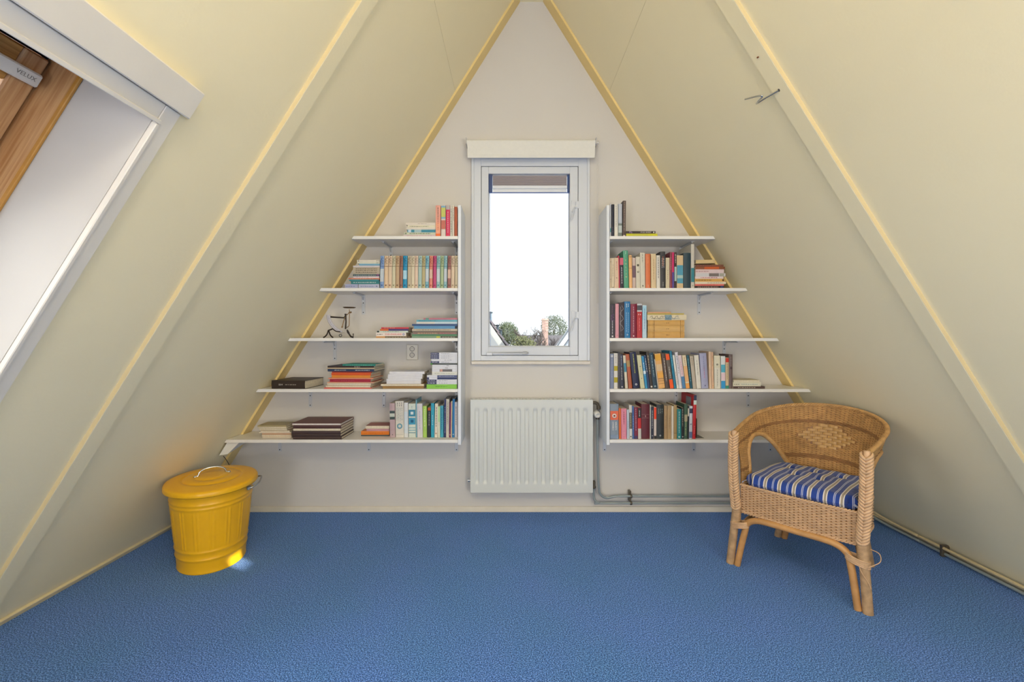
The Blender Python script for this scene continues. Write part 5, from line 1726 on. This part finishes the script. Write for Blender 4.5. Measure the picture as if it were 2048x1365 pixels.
for sg in (1,):
    sh_ = empty('side_handle', parent=bn)
    a_ = R(22) if sg > 0 else R(22) + pi
    # on the ellipse boundary in world axes
    def ep(a, k_):
        u = Rb.inverted() @ Vector((cos(a), sin(a), 0))
        r_ = 1 / math.sqrt((u.x / BA) ** 2 + (u.y / BB_) ** 2)
        return Vector((cos(a), sin(a), 0)) * r_ * k_
    zz = .372
    w0, w1 = a_ - R(28), a_ + R(28)
    q0, q1 = ep(w0, .925), ep(w1, .925)
    out = Vector((cos(a_), sin(a_), 0))
    o1, o2 = ep(w0, .965), ep(w1, .965)
    pth = smoothpath([o1 + Vector((0, 0, zz)), ep(w0 + R(3), 1.02) + Vector((0, 0, zz + .004)), ep(w0 + R(14), 1.09) + Vector((0, 0, zz + .014)), ep(w1 - R(14), 1.09) + Vector((0, 0, zz + .014)), ep(w1 - R(3), 1.02) + Vector((0, 0, zz + .004)), o2 + Vector((0, 0, zz))])
    MB().tube(pth, .0040, 8).build('bail', M_CHROME, sh_)
    for q_ in (q0, q1):
        Mq = Matrix.Translation(q_ + Vector((0, 0, zz))) @ Matrix.Rotation(math.atan2(q_.y, q_.x), 4, 'Z')
        mb = MB().bbox(-.004, .011, -.013, .013, -.009, .009, .004, Mq)
        mb.build('lug', mat('lug_zinc', '#9aa4b0', .35, metal=.7), sh_)

# ------------------------------------------------------------------ wicker chair
CH = Vector((1.512, -.715, 0))
EX = Vector((.653, -.757, 0)).normalized()
EY = Vector((-EX.y, EX.x, 0))
chair = empty('wicker_armchair', CH, (0, 0, math.atan2(EX.y, EX.x)))
tag(chair, 'tan wicker tub armchair with braided arms standing in the right corner', 'chair')
M_W1 = mat('wicker_tan', '#c69a62', .5, noise=.22, nscale=30)
M_W2 = mat('wicker_brown', '#9c7146', .5, noise=.2, nscale=30)
M_W3 = mat('wicker_pale', '#d0ab86', .55, noise=.15, nscale=40)
M_W4 = mat('rattan_pole', '#c08f58', .38, noise=.22, nscale=14)
M_W5 = mat('rattan_weathered', '#b5946f', .6, noise=.3, nscale=35)
M_SPL = mat('splint_light', '#c79c60', .45, noise=.1, nscale=30)


def rimP(u):
    """top rim in chair axes (x right, y back)"""
    st, rx, ry = .25, .292, .292
    arcl = pi * .292
    L = st * 2 + arcl
    q = u * L
    if q < st:
        x, y = -rx + .018 * (1 - q / st) ** 2, -.255 + q * 1.02
    elif q > L - st:
        k_ = (L - q)
        x, y = rx - .018 * (1 - k_ / st) ** 2, -.255 + k_ * 1.02
    else:
        a = (q - st) / arcl * pi
        x, y = -rx * cos(a), ry * sin(a)
    t = max(0, min(1, (y + .255) / .545))
    return Vector((x, y, .668 + .112 * (t ** 1.15)))


def seatP(u, z=.40):
    rx, ry = .238, .232
    st, arcl = .24, pi * .236
    L = st * 2 + arcl
    q = u * L
    if q < st:
        x, y = -rx - .006 * (1 - q / st), -.245 + q
    elif q > L - st:
        x, y = rx + .006 * (1 - (L - q) / st), -.245 + (L - q)
    else:
        a = (q - st) / arcl * pi
        x, y = -rx * cos(a), ry * sin(a)
    return Vector((x, y, z))


def S(u, v):
    p = seatP(u).lerp(rimP(u), v)
    b = sin(pi * v) * .012
    d = Vector((p.x, p.y + .02, 0))
    if d.length > 1e-6:
        d.normalize()
    return p - d * b


HOLE = [(.085, -.05), (.080, .42), (.095, .60), (.135, .70), (.180, .705), (.235, .64), (.290, .46), (.340, .22), (.365, .08), (.372, -.05)]
HS = smoothpath([(a, b, 0) for a, b in HOLE], 5)
HL = [(p.x, p.y) for p in HS]
HRr = [(1 - a, b) for a, b in HL]


def inside(u, v, poly):
    c_ = False
    j = len(poly) - 1
    for i in range(len(poly)):
        (xi, yi), (xj, yj) = poly[i], poly[j]
        if (yi > v) != (yj > v) and u < (xj - xi) * (v - yi) / (yj - yi) + xi:
            c_ = not c_
        j = i
    return c_


def nrmS(fn, u, v):
    e = 1e-3
    a = fn(min(1, u + e), v) - fn(max(0, u - e), v)
    b = fn(u, min(1, v + e)) - fn(u, max(0, v - e))
    n_ = a.cross(b)
    return n_.normalized() if n_.length > 0 else Vector((0, 1, 0))


def weave(fn, rows, stakes, r_w, amp, hole=None, mid=3, k=5, band=None):
    mb = MB()
    cn = {}
    for j in range(rows):
        v = (j + .5) / rows
        mb.cm = band(v) if band else 0
        run = []
        for i in range(stakes * 2 + 1):
            u = i / (stakes * 2)
            if hole and hole(u, v):
                if len(run) > 1:
                    mb.tube(run, r_w, k, cap=False)
                run = []
                continue
            sgn = 0 if i % 2 == 0 else (1 if ((i // 2) + j) % 2 else -1)
            run.append(fn(u, v) + nrmS(fn, u, v) * amp * sgn)
        if len(run) > 1:
            mb.tube(run, r_w, k, cap=False)
    mb.cm = mid
    for i in range(stakes):
        u = (i + .5) / stakes
        run = []
        for j in range(13):
            v = j / 12
            if hole and hole(u, v):
                if len(run) > 1:
                    mb.tube(run, .0026, 5, cap=False)
                run = []
                continue
            run.append(fn(u, v))
        if len(run) > 1:
            mb.tube(run, .0026, 5, cap=False)
    return mb


def diamond(u, v):
    k_ = int(abs(v - .57) / .036 + .5)
    return k_ <= 4 and abs(u - .5) < (6 - k_) * .0177 + .001


def hole(u, v):
    return inside(u, v, HL) or inside(u, v, HRr) or diamond(u, v)


def bandf(v):
    return 1 if (.74 < v < .79 or .24 < v < .30) else 0


back = empty('backrest', parent=chair)
weave(S, 66, 66, .0031, .0030, hole, 1, 5, bandf).build('wickerwork', [M_W1, M_W2], back, kind='stuff')
# thin inner lining of crossed cane so the weave is dense
mb = MB()
nu, nv = 132, 44
for j in range(nv):
    for i in range(nu):
        u, v = (i + .5) / nu, (j + .5) / nv
        if inside(u, v, HL) or inside(u, v, HRr):
            continue
        q = [S(i / nu, j / nv), S((i + 1) / nu, j / nv), S((i + 1) / nu, (j + 1) / nv), S(i / nu, (j + 1) / nv)]
        mb.add(q, [(0, 1, 2, 3)])
mb.build('cane_lining', M_W2, back)
# the light brick-pattern lozenge of flat splints
rows_ = [(.72, 1), (.69, 2), (.66, 3), (.63, 4), (.60, 5), (.57, 6), (.54, 5), (.51, 4), (.48, 3), (.45, 2), (.42, 1)]
rows_ = [(.57 + (k_ - 4) * -.036, n_) for k_, n_ in enumerate((2, 3, 4, 5, 6, 5, 4, 3, 2))]
for (v0, n_) in rows_:
    w_u = .0340
    for i in range(n_):
        uc = .5 + (i - (n_ - 1) / 2) * w_u * 1.04
        mb = MB()
        q = []
        for sgn in (-1, 1):
            for sv in (-1, 1):
                u, v = uc + sgn * w_u * .48, v0 + sv * .0155
                q.append((u, v))
        def pt(u, v, l):
            n_2 = nrmS(S, u, v)
            c_ = Vector((0, 0, .6)) - S(u, v)
            if n_2.dot(c_) < 0:
                n_2 = -n_2
            return S(u, v) + n_2 * l
        ua, ub, va_, vb_ = uc - w_u * .49, uc + w_u * .49, v0 - .0165, v0 + .0165
        um = uc
        vs = []
        for l0 in (0, 1):
            for (u, bulge) in ((ua, .002), (um - .008, .0062), (um + .008, .0062), (ub, .002)):
                for v in (va_, vb_):
                    vs.append(pt(u, v, bulge if l0 else .0005))
        fs = []
        for i2 in range(3):
            a = 8 + i2 * 2
            fs += [(a, a + 1, a + 3, a + 2)]
            b_ = i2 * 2
            fs += [(b_, b_ + 2, b_ + 3, b_ + 1), (b_, a, a + 2, b_ + 2), (b_ + 1, b_ + 3, a + 3, a + 1)]
        fs += [(0, 1, 9, 8), (6, 14, 15, 7)]
        mb.add(vs, fs)
        mb.build('splint', M_SPL, back)
# wrapped edges of the two side openings
for poly in (HL, HRr):
    mb = MB()
    pts = [S(u, max(0, v)) for (u, v) in poly if v >= -.03]
    mb.tube(pts, .0115, 10)
    # wrapping ridges
    P2 = smoothpath(pts, 3)
    for i in range(0, len(P2) - 1):
        p, t = P2[i], (P2[i + 1] - P2[i])
        if t.length < 1e-6:
            continue
        Mq = Matrix.Translation(p) @ t.normalized().to_track_quat('Z', 'Y').to_matrix().to_4x4()
        mb.lathe([(.0115, -.0028), (.0132, 0), (.0115, .0028)], k=10, M=Mq)
    mb.build('opening_border', M_W1, back)

# rim: twisted rope
rim = empty('rim', parent=chair)
mb = MB()
NR_ = 420
for st in range(4):
    pts = []
    for i in range(NR_ + 1):
        u = i / NR_
        p = rimP(u)
        t = (rimP(min(1, u + .002)) - rimP(max(0, u - .002))).normalized()
        up_ = Vector((0, 0, 1))
        s_ = t.cross(up_).normalized()
        up_ = s_.cross(t)
        a = u * 2 * pi * 26 + st * pi / 2
        pts.append(p + (s_ * cos(a) + up_ * sin(a)) * .0062)
    mb.tube(pts, .0044, 6)
mb.build('twisted_cane', M_W1, rim)
MB().tube([rimP(i / 80) for i in range(81)], .0075, 10).build('core', M_W2, rim)

# apron around the seat
def AP(u, v):
    # front straight run then round the sides and back
    if u < .3:
        a = u / .3
        p = Vector((-.244 + .488 * a, -.247 - .012 * sin(pi * a), 0))
    else:
        p = seatP(1 - (u - .3) / .7)
    p.z = .268 + .135 * v
    return p


ap = empty('seat_apron', parent=chair)
weave(AP, 22, 90, .0031, .0030, None, 1, 5, None).build('wickerwork', [M_W3, M_W2], ap, kind='stuff')
mb = MB().grid(lambda u, v: AP(u, v) * 1.0 + Vector((0, 0, 0)), 90, 4, True)
mb.v = [(p[0] * .99, p[1] * .99, p[2]) for p in mb.v]
mb.build('cane_lining', M_W2, ap)
mb = MB()
for zz, rr_ in ((.404, .0065), (.268, .0065)):
    for st in range(2):
        pts = []
        for i in range(301):
            u = i / 300
            p = AP(u, 0)
            p.z = zz
            a = u * 2 * pi * 60 + st * pi
            pts.append(p + Vector((0, 0, 1)) * sin(a) * .0045 + Vector((p.x, p.y, 0)).normalized() * cos(a) * .0035)
        mb.tube(pts, .0042, 5)
mb.build('edge_braid', M_W3, ap)
mb = MB()
ring = [seatP(i / 40, .398) for i in range(41)]
mb.add([Vector((0, 0, .398))] + ring, [(0, i + 2, i + 1) for i in range(40)] + [(0, 1, 41)])
mb.add([Vector((0, 0, .390))] + [p - Vector((0, 0, .008)) for p in ring], [(0, i + 1, i + 2) for i in range(40)] + [(0, 41, 1)])
mb.build('seat_deck', M_W1, chair)

# braided front posts
for sg in (-1, 1):
    post = empty('arm_post', parent=chair)
    top = Vector((sg * .272, -.256, .676))
    bot = Vector((sg * .258, -.262, .285))

    def cpos(t):
        p = top.lerp(bot, t)
        p.x += sg * .006 * sin(pi * t)
        p.y += -.006 * sin(pi * t)
        return p
    MB().tube([cpos(i / 20) for i in range(21)], [.012 + .004 * sin(pi * min(1, i / 5) / 2) for i in range(21)], 12).build('core', M_W3, post)
    mb = MB()
    nb = 27
    fw = Vector((-.35 * sg * 0, -1, 0))
    sd = Vector((1, 0, 0))
    for i in range(nb):
        t = .02 + .96 * i / nb
        for h_ in (-1, 1):
            pts = []
            for q in range(7):
                a = q / 6
                ang = h_ * (pi * .62) * (1 - a) - h_ * .18
                tt = t + a * .075
                cc = cpos(min(1, tt))
                rad_ = .0185 + .003 * sin(pi * a)
                pts.append(cc + (fw * cos(ang) + sd * sin(ang)) * rad_)
            mb.tube(pts, [.0035, .0058, .0066, .0066, .0066, .0058, .0035], 6)
    mb.build('braid', M_W3, post, kind='stuff')
    # wrapped collar under the apron
    foot = Vector((sg * .27, -.262, 0))
    c0, c1 = Vector((sg * .258, -.262, .29)), Vector((sg * .260, -.262, .205))
    mb = MB()
    for i in range(14):
        p = c0.lerp(c1, i / 13)
        mb.lathe([(.0195, -.0034), (.0222, 0), (.0195, .0034)], tuple(p), 16)
    mb.build('wrapped_collar', M_W5, post)

# legs: thick outer pole + inner bent pole, tied together
FEET = {'fl': (-.285, -.272), 'fr': (.279, -.272), 'rl': (-.242, .252), 'rr': (.188, .232)}
TOPS = {'fl': (-.258, -.262), 'fr': (.258, -.262), 'rl': (-.165, .165), 'rr': (.160, .165)}
for kk in ('fl', 'fr', 'rl', 'rr'):
    f_, t_ = FEET[kk], TOPS[kk]
    ang = Vector((t_[0] - f_[0], t_[1] - f_[1], .30))
    mb = MB().tube([Vector((f_[0], f_[1], 0.0005)), Vector((f_[0], f_[1], 0.0005)).lerp(Vector((t_[0], t_[1], .30)), .5), Vector((t_[0], t_[1], .30))], [.0195, .019, .019], 14)
    mb.build('leg', M_W5, chair)
# bent front and back braces whose ends run down beside the legs
def brace(a, b, ta, tb, zt, nm):
    d = (Vector((*b, 0)) - Vector((*a, 0))).normalized()
    A0 = Vector((*a, .0005)) + d * .034
    B0 = Vector((*b, .0005)) - d * .034
    TA = Vector((*ta, 0)) + d * .040
    TB = Vector((*tb, 0)) - d * .040
    pts = [A0, A0.lerp(Vector((TA.x, TA.y, .2)), .5), Vector((TA.x, TA.y, .185)), Vector((TA.x, TA.y, .222)) + d * .010, Vector((TA.x, TA.y, .246)) + d * .045, Vector((TA.x, TA.y, zt)) + d * .10]
    m1 = (Vector((TA.x, TA.y, zt)) + Vector((TB.x, TB.y, zt))) / 2
    pts += [m1]
    pts += [Vector((TB.x, TB.y, zt)) - d * .10, Vector((TB.x, TB.y, .246)) - d * .045, Vector((TB.x, TB.y, .222)) - d * .010, Vector((TB.x, TB.y, .185)), B0.lerp(Vector((TB.x, TB.y, .2)), .5), B0]
    MB().tube(smoothpath(pts, 6), .0150, 12).build(nm, M_W4, chair)


brace(FEET['fl'], FEET['fr'], (-.256, -.262), (.256, -.262), .2535, 'arched_brace')
brace(FEET['rl'], FEET['rr'], (-.19, .18), (.175, .18), .2535, 'arched_brace')
# side stretchers: flat bent poles from front legs back under the seat
for sg, a, b in ((-1, 'fl', 'rl'), (1, 'fr', 'rr')):
    p0 = Vector((sg * .252, -.225, .175))
    p1 = Vector((sg * .235, -.17, .215))
    p2 = Vector((sg * .215, -.03, .236))
    p3 = Vector((sg * .20, .08, .236))
    p4 = Vector((sg * .185, .145, .19))
    MB().tube(smoothpath([p0, p1, p2, p3, p4], 6), .0125, 12).build('side_brace', M_W4, chair)
# cane ties round each pair of poles
for sg in (-1, 1):
    mb = MB()
    for i in range(5):
        z = .196 + i * .0062
        cx_ = sg * (.262 - .020)
        pts = []
        for q in range(24):
            a = 2 * pi * q / 24
            pts.append(Vector((cx_ + .043 * cos(a), -.264 + .0235 * sin(a), z - .012 * sg * cos(a) * .8)))
        mb.tube(pts, .0032, 6, closed=True)
    if sg > 0:
        mb.tube(smoothpath([Vector((.285, -.285, .20)), Vector((.318, -.27, .23)), Vector((.312, -.25, .255)), Vector((.282, -.245, .262))]), .0018, 6)
        mb.tube(smoothpath([Vector((.25, -.289, .20)), Vector((.262, -.290, .17)), Vector((.285, -.290, .135)), Vector((.292, -.287, .115))]), .0016, 6)
    mb.build('cane_tie', M_W3, chair)


# ------------------------------------------------------------------ striped cushion
def cushmat():
    m = bpy.data.materials.new('blue_striped_cotton')
    m.use_nodes = True
    nt = m.node_tree
    b = nt.nodes['Principled BSDF']
    b.inputs['Roughness'].default_value = .8
    b.inputs['Sheen Weight'].default_value = .2
    at = nt.nodes.new('ShaderNodeUVMap')
    sp = nt.nodes.new('ShaderNodeSeparateXYZ')
    nt.links.new(at.outputs[0], sp.inputs[0])
    mu = nt.nodes.new('ShaderNodeMath')
    mu.operation = 'MULTIPLY'
    mu.inputs[1].default_value = 7.6
    nt.links.new(sp.outputs['X'], mu.inputs[0])
    fr = nt.nodes.new('ShaderNodeMath')
    fr.operation = 'FRACT'
    nt.links.new(mu.outputs[0], fr.inputs[0])
    cr = nt.nodes.new('ShaderNodeValToRGB')
    cr.color_ramp.interpolation = 'CONSTANT'
    el = cr.color_ramp.elements
    BL, WHT, BK, SV = '#173c90', '#d9d4cf', '#4a3c3a', '#b9bfd6'
    seq = [(0, BL), (.23, SV), (.27, BL), (.31, SV), (.35, BL), (.60, WHT), (.68, BK), (.71, '#b9aa90'), (.76, BK), (.79, WHT), (.87, BL)]
    el[0].position = 0
    el[0].color = (*hexc(BL), 1)
    el[1].position = .23
    el[1].color = (*hexc(SV), 1)
    for p, c_ in seq[2:]:
        e = el.new(p)
        e.color = (*hexc(c_), 1)
    nt.links.new(fr.outputs[0], cr.inputs[0])
    nt.links.new(cr.outputs[0], b.inputs['Base Color'])
    n_ = nt.nodes.new('ShaderNodeTexNoise')
    n_.inputs['Scale'].default_value = 25
    tc = nt.nodes.new('ShaderNodeTexCoord')
    nt.links.new(tc.outputs['Object'], n_.inputs['Vector'])
    bp = nt.nodes.new('ShaderNodeBump')
    bp.inputs['Strength'].default_value = .35
    bp.inputs['Distance'].default_value = .01
    nt.links.new(n_.outputs['Fac'], bp.inputs['Height'])
    nt.links.new(bp.outputs['Normal'], b.inputs['Normal'])
    return m


cu = empty('seat_cushion', CH + Vector((0, 0, .3995)), (0, 0, math.atan2(EX.y, EX.x)))
tag(cu, 'blue and white striped tufted cushion on the wicker armchair', 'cushion')
TUFT = [(-.11, .05), (0, .05), (.11, .05), (-.055, -.07), (.055, -.07)]


def cush(side):
    def fn(u, v):
        a, b = u * 2 - 1, v * 2 - 1
        y = -.040 + b * .214
        hw = .236 - .022 * (b * .5 + .5)
        # rounded plan corners
        x = a * hw
        ka = min(1, (1 - abs(a)) / .16)
        kb = min(1, (1 - abs(b)) / .16)
        e = (math.sqrt(max(0, 1 - (1 - ka) ** 2)) * math.sqrt(max(0, 1 - (1 - kb) ** 2)))
        cr_ = .03 * max(0, abs(a) - .8) / .2 * max(0, abs(b) - .8) / .2
        x -= math.copysign(cr_, a) * 1.2
        y -= math.copysign(cr_, b) * 1.2
        top = .026 + .036 * e + .012 * (1 - a * a) * (1 - b * b)
        for (tx, ty) in TUFT:
            d2 = (x - tx) ** 2 + (y - ty) ** 2
            top -= (.020 * math.exp(-d2 / .00022) + .008 * math.exp(-d2 / .0014)) * e
        top += .002 * sin(x * 60 + y * 25) * e
        bot = .026 - .0245 * min(1, e * 1.6)
        return Vector((x, y, top if side else bot))
    return fn


mb = MB()
mb.grid(cush(True), 110, 96)
mb.grid(cush(False), 40, 36, flip=True)
co = mb.build('cushion_cover', cushmat(), cu)
uv = co.data.uv_layers.new(name='UVMap')
for lp in co.data.loops:
    p = co.data.vertices[lp.vertex_index].co
    uv.data[lp.index].uv = (p.x / .472 + .5, p.y / .43 + .5)
mb = MB()
for sg in (-1, 1):
    for y in (-.24, -.236, -.232):
        for q in range(2):
            mb.tube([(sg * .222, y + q * .01, .03), (sg * .238, y - .004 + q * .012, .022), (sg * .242, y + q * .012, .008)], .0009, 4)
mb.build('fringe', mat('fringe_white', '#b9c0da', .8), cu, kind='stuff')
for (tx, ty) in TUFT:
    f = cush(True)
    zt_ = .026 + .036 + .012 * .8 - .028
    MB().lathe([(.0001, .003), (.005, .002), (.006, 0), (.005, -.002)], (tx, ty, zt_ + .001), 10).build('tuft_button', cmat('#c6c6d2'), cu)

# ------------------------------------------------------------------ outdoors
MB().box(-60, 60, 1.5, 120, -6.3, -6.2).build('ground', mat('distant_ground', '#828772', .9, noise=.2, nscale=.3), kind='structure')


def OW(px, py, D):
    return W(px, py, D)


# neighbouring roof at left with its vent pipes
nr = empty('neighbour_roof')
tag(nr, 'tiled roof slope of a neighbouring house, lower left through the window', 'roof')
M_TILE = mat('roof_tile_grey_pink', '#73686e', .6, noise=.2, nscale=3)
Da = 10.0
p_top = OW(972, 636, Da)
p_bot = OW(1014, 697, Da)
dirr = (p_bot - p_top)
dirr.y = 0
dd = dirr.normalized()
nn = Vector((-dd.z, 0, dd.x))
mb = MB()
for i in range(-14, 14):
    a = p_top + dd * (i * .20)
    for j in range(5):
        y0_ = Da - 3 + j * .30
        pA = Vector((a.x, y0_, a.z)) + nn * (.015)
        q = [pA, pA + dd * .215 + nn * .02, pA + dd * .215 + nn * .045, pA + nn * .02]
        q2 = [p + Vector((0, .285, 0)) for p in q]
        mb.add(q + q2, [(0, 3, 2, 1), (4, 5, 6, 7), (0, 1, 5, 4), (1, 2, 6, 5), (2, 3, 7, 6), (3, 0, 4, 7)])
mb.build('tiles', M_TILE, nr, kind='stuff')
mb = MB()
a, b = p_top - dd * 2.8, p_top + dd * 2.8
q = [a, b, b - nn * .9, a - nn * .9]
mb.add([p for p in q] + [p + Vector((0, 1.5, 0)) for p in q], [(0, 3, 2, 1), (4, 5, 6, 7), (0, 1, 5, 4), (1, 2, 6, 5), (2, 3, 7, 6), (3, 0, 4, 7)])
mb.build('roof_deck', mat('roof_deck_white', '#b0b0ad', .7), nr)
q = [a - nn * .12 - Vector((0, .06, 0)), b - nn * .12 - Vector((0, .06, 0)), b - nn * .30 - Vector((0, .06, 0)), a - nn * .30 - Vector((0, .06, 0))]
mb = MB().add(q + [p + Vector((0, .05, 0)) for p in q], [(0, 3, 2, 1), (4, 5, 6, 7), (0, 1, 5, 4), (1, 2, 6, 5), (2, 3, 7, 6), (3, 0, 4, 7)])
mb.build('barge_board', mat('barge_grey', '#898c8f', .6), nr)
for (px, py0, py1, nm) in ((981.5, 626, 641, 'tall'), (995, 652, 666, 'middle'), (1001.5, 661.5, 676, 'lower')):
    Dp = Da + .6 + (.5 if nm == 'lower' else 0)
    q0, q1 = OW(px, py1 + 6, Dp), OW(px, py0, Dp)
    o = empty('vent_pipe', q0)
    tag(o, 'grey-blue %s vent pipe on the neighbouring roof outside the window' % {'tall': 'highest', 'middle': 'middle', 'lower': 'lowest'}[nm], 'vent pipe', 'vent pipes on the neighbouring roof')
    MB().tube([(0, 0, 0), q1 - q0], .030, 12).build('pipe', mat('vent_blue_grey', '#687c8c', .5), o)
    MB().lathe([(.0001, .03), (.045, .02), (.048, -.01), (.036, -.01)], tuple(q1 - q0), 12).build('cap', mat('vent_cap_dark', '#3e4d58', .5), o)

# white gabled dormer on the right
dg = empty('neighbour_gable')
tag(dg, 'white boarded gable of a neighbouring house, lower right through the window', 'building')
a, b = OW(1142, 652, 9.0), OW(1108, 700, 9.0)
a.y = b.y = 6.0
bz = Vector((b.x, 6.0, -6.2))
pg = [a, b, bz, bz + Vector((2.6, 0, 0)), Vector((b.x + 2.6, 6.0, a.z + 1.5)), a + Vector((1.2, 0, 1.5))]
mb = MB().add(pg + [p + Vector((0, .2, 0)) for p in pg],
              [(0, 1, 2, 3, 4, 5), (11, 10, 9, 8, 7, 6)] + [(k_, k_ + 6, (k_ + 1) % 6 + 6, (k_ + 1) % 6) for k_ in range(6)])
mb.build('wall', mat('gable_white_boards', '#aab0b5', .6), dg)
d_ = (b - a).normalized()
n2 = Vector((d_.z, 0, -d_.x))
a2, b2 = a - d_ * 1.5, b + d_ * .6
for k_, (o0, o1, c_) in enumerate(((.02, .10, '#b2b5ba'), (.11, .135, '#737c89'))):
    q = [a2 - n2 * o0, b2 - n2 * o0, b2 - n2 * o1, a2 - n2 * o1]
    q = [p + Vector((0, -.08, 0)) for p in q]
    MB().add(q + [p + Vector((0, .07, 0)) for p in q], [(0, 3, 2, 1), (4, 5, 6, 7), (0, 1, 5, 4), (1, 2, 6, 5), (2, 3, 7, 6), (3, 0, 4, 7)]).build('barge_board', cmat(c_), dg)

# brick chimney
chm = empty('chimney', OW(1090, 662, 22))
tag(chm, 'small brick chimney among the trees outside the window', 'chimney')
mb = MB()
wd, hh_ = .15, .45
mats_ = [mat('brick_a', '#b99a90', .8, noise=.2, nscale=8), mat('brick_b', '#c8aea2', .8, noise=.2, nscale=8)]
for j in range(9):
    for i in range(2):
        off = -.075 if j % 2 else 0
        x0_ = -wd + i * .15 + off * (0 if i == 0 else 1)
        x1_ = -wd + (i + 1) * .15 + off * (0 if i == 1 else 1)
        mb.cm = (i + j) % 2
        mb.box(x0_ + .004, x1_ - .004, -.15, .15, j * .065 + .004, (j + 1) * .065 - .004)
mb.cm = 0
mb.box(-wd + .01, wd - .01, -.14, .14, -2.5, hh_ + .02)
mb.build('brickwork', mats_, chm, kind='stuff')
MB().bbox(-wd - .03, wd + .03, -.18, .18, hh_ + .04, hh_ + .09, .01).build('cap', mats_[1], chm)

# far house roof
fh = empty('far_house', OW(1080, 690, 26))
tag(fh, 'low house roof behind the bare trees outside the window', 'building')
p = fh.location
MB().prism([(-1.6, -.55), (1.9, -.55), (1.5, .55), (-1.2, .55)], 0, 3).build('roof', mat('far_roof', '#726f76', .7, noise=.2, nscale=4), fh)
MB().box(-1.4, 1.7, .2, 2.8, -6.5, -.56).build('wall', mat('far_wall', '#947f6e', .8), fh)


def bare_tree(px, pyt, D, Hh, seed, label, col, n_tw=5):
    base_ = OW(px, 672, D)
    top = OW(px, pyt, D)
    root = empty('bare_tree', (base_.x, base_.y, -6.2))
    tag(root, label, 'tree', 'trees outside the window')
    H = top.z + 6.2
    mb = MB()
    rg = random.Random(seed)
    z0 = H - Hh

    def br(p, d, L, r, dep):
        pts = [p]
        q = p.copy()
        dd_ = d.copy()
        for _ in range(4):
            dd_ = (dd_ + Vector((rg.uniform(-.25, .25), rg.uniform(-.25, .25), rg.uniform(-.05, .2)))).normalized()
            q = q + dd_ * L / 4
            pts.append(q.copy())
        mb.tube(pts, [r, r * .85, r * .7, r * .55, r * .4], 4, cap=False)
        if dep > 0:
            for _ in range(n_tw):
                k_ = rg.randint(1, 4)
                nd = (dd_ + Vector((rg.uniform(-1, 1), rg.uniform(-1, 1), rg.uniform(-.2, .8)))).normalized()
                br(pts[k_], nd, L * rg.uniform(.45, .7), max(r * .55, .007), dep - 1)
    br(Vector((0, 0, z0)), Vector((0, 0, 1)), Hh * .42, .06, 4)
    mb.build('branches', mat('bark_' + col.strip('#'), col, .8), root)
    MB().tube([(0, 0, 0), (.02, 0, z0 * .5), (0, 0, z0 + .05)], [.14, .10, .05], 8).build('trunk', MATS['bark_' + col.strip('#')], root)


def leafy(px, pyt, D, rx_, rz_, seed, label, col):
    top = OW(px, pyt, D)
    root = empty('leafy_tree', (top.x, top.y, -6.2))
    tag(root, label, 'tree', 'trees outside the window')
    zc2 = top.z + 6.2 - rz_
    mb = MB()
    rg = random.Random(seed)
    for _ in range(3800):
        while True:
            p = Vector((rg.uniform(-1, 1), rg.uniform(-1, 1), rg.uniform(-1, 1)))
            if .45 < p.length < 1 + rg.uniform(-.1, .12):
                break
        c_ = Vector((p.x * rx_, p.y * rx_, zc2 + p.z * rz_))
        a = Vector((rg.uniform(-1, 1), rg.uniform(-1, 1), rg.uniform(-1, 1))).normalized() * .045
        b = a.orthogonal().normalized() * .028
        mb.add([c_ - a, c_ + b, c_ + a, c_ - b], [(0, 1, 2, 3)])
    mb.build('foliage', mat('leaf_' + col.strip('#'), col, .7), root, kind='stuff')
    MB().tube([(0, 0, 0), (0, 0, zc2)], [.14, .05], 8).build('trunk', mat('bark_dark', '#585047', .8), root)


leafy(1108, 630, 34, 1.0, 1.1, 3, 'rounded green tree at the right behind the brick chimney outside', '#465438')
leafy(1014, 644, 30, .75, .8, 5, 'small green tree at the left, above the vent pipes outside', '#4e5c3d')
leafy(1046, 672, 17, .6, .9, 9, 'low yellow-green bush at the centre outside the window', '#5f643f')
bare_tree(1062, 622, 24, 2.9, 11, 'tall bare tree at the centre of the window view', '#47403b')
bare_tree(1088, 648, 20, 2.2, 21, 'bare tree with pale twigs in front of the brick chimney outside', '#584e4c')
bare_tree(1036, 646, 20, 2.2, 35, 'bare tree nearer the neighbouring tiled roof outside', '#544945')
bare_tree(1112, 652, 18, 1.9, 47, 'bare tree beside the white gable outside', '#4f494d')
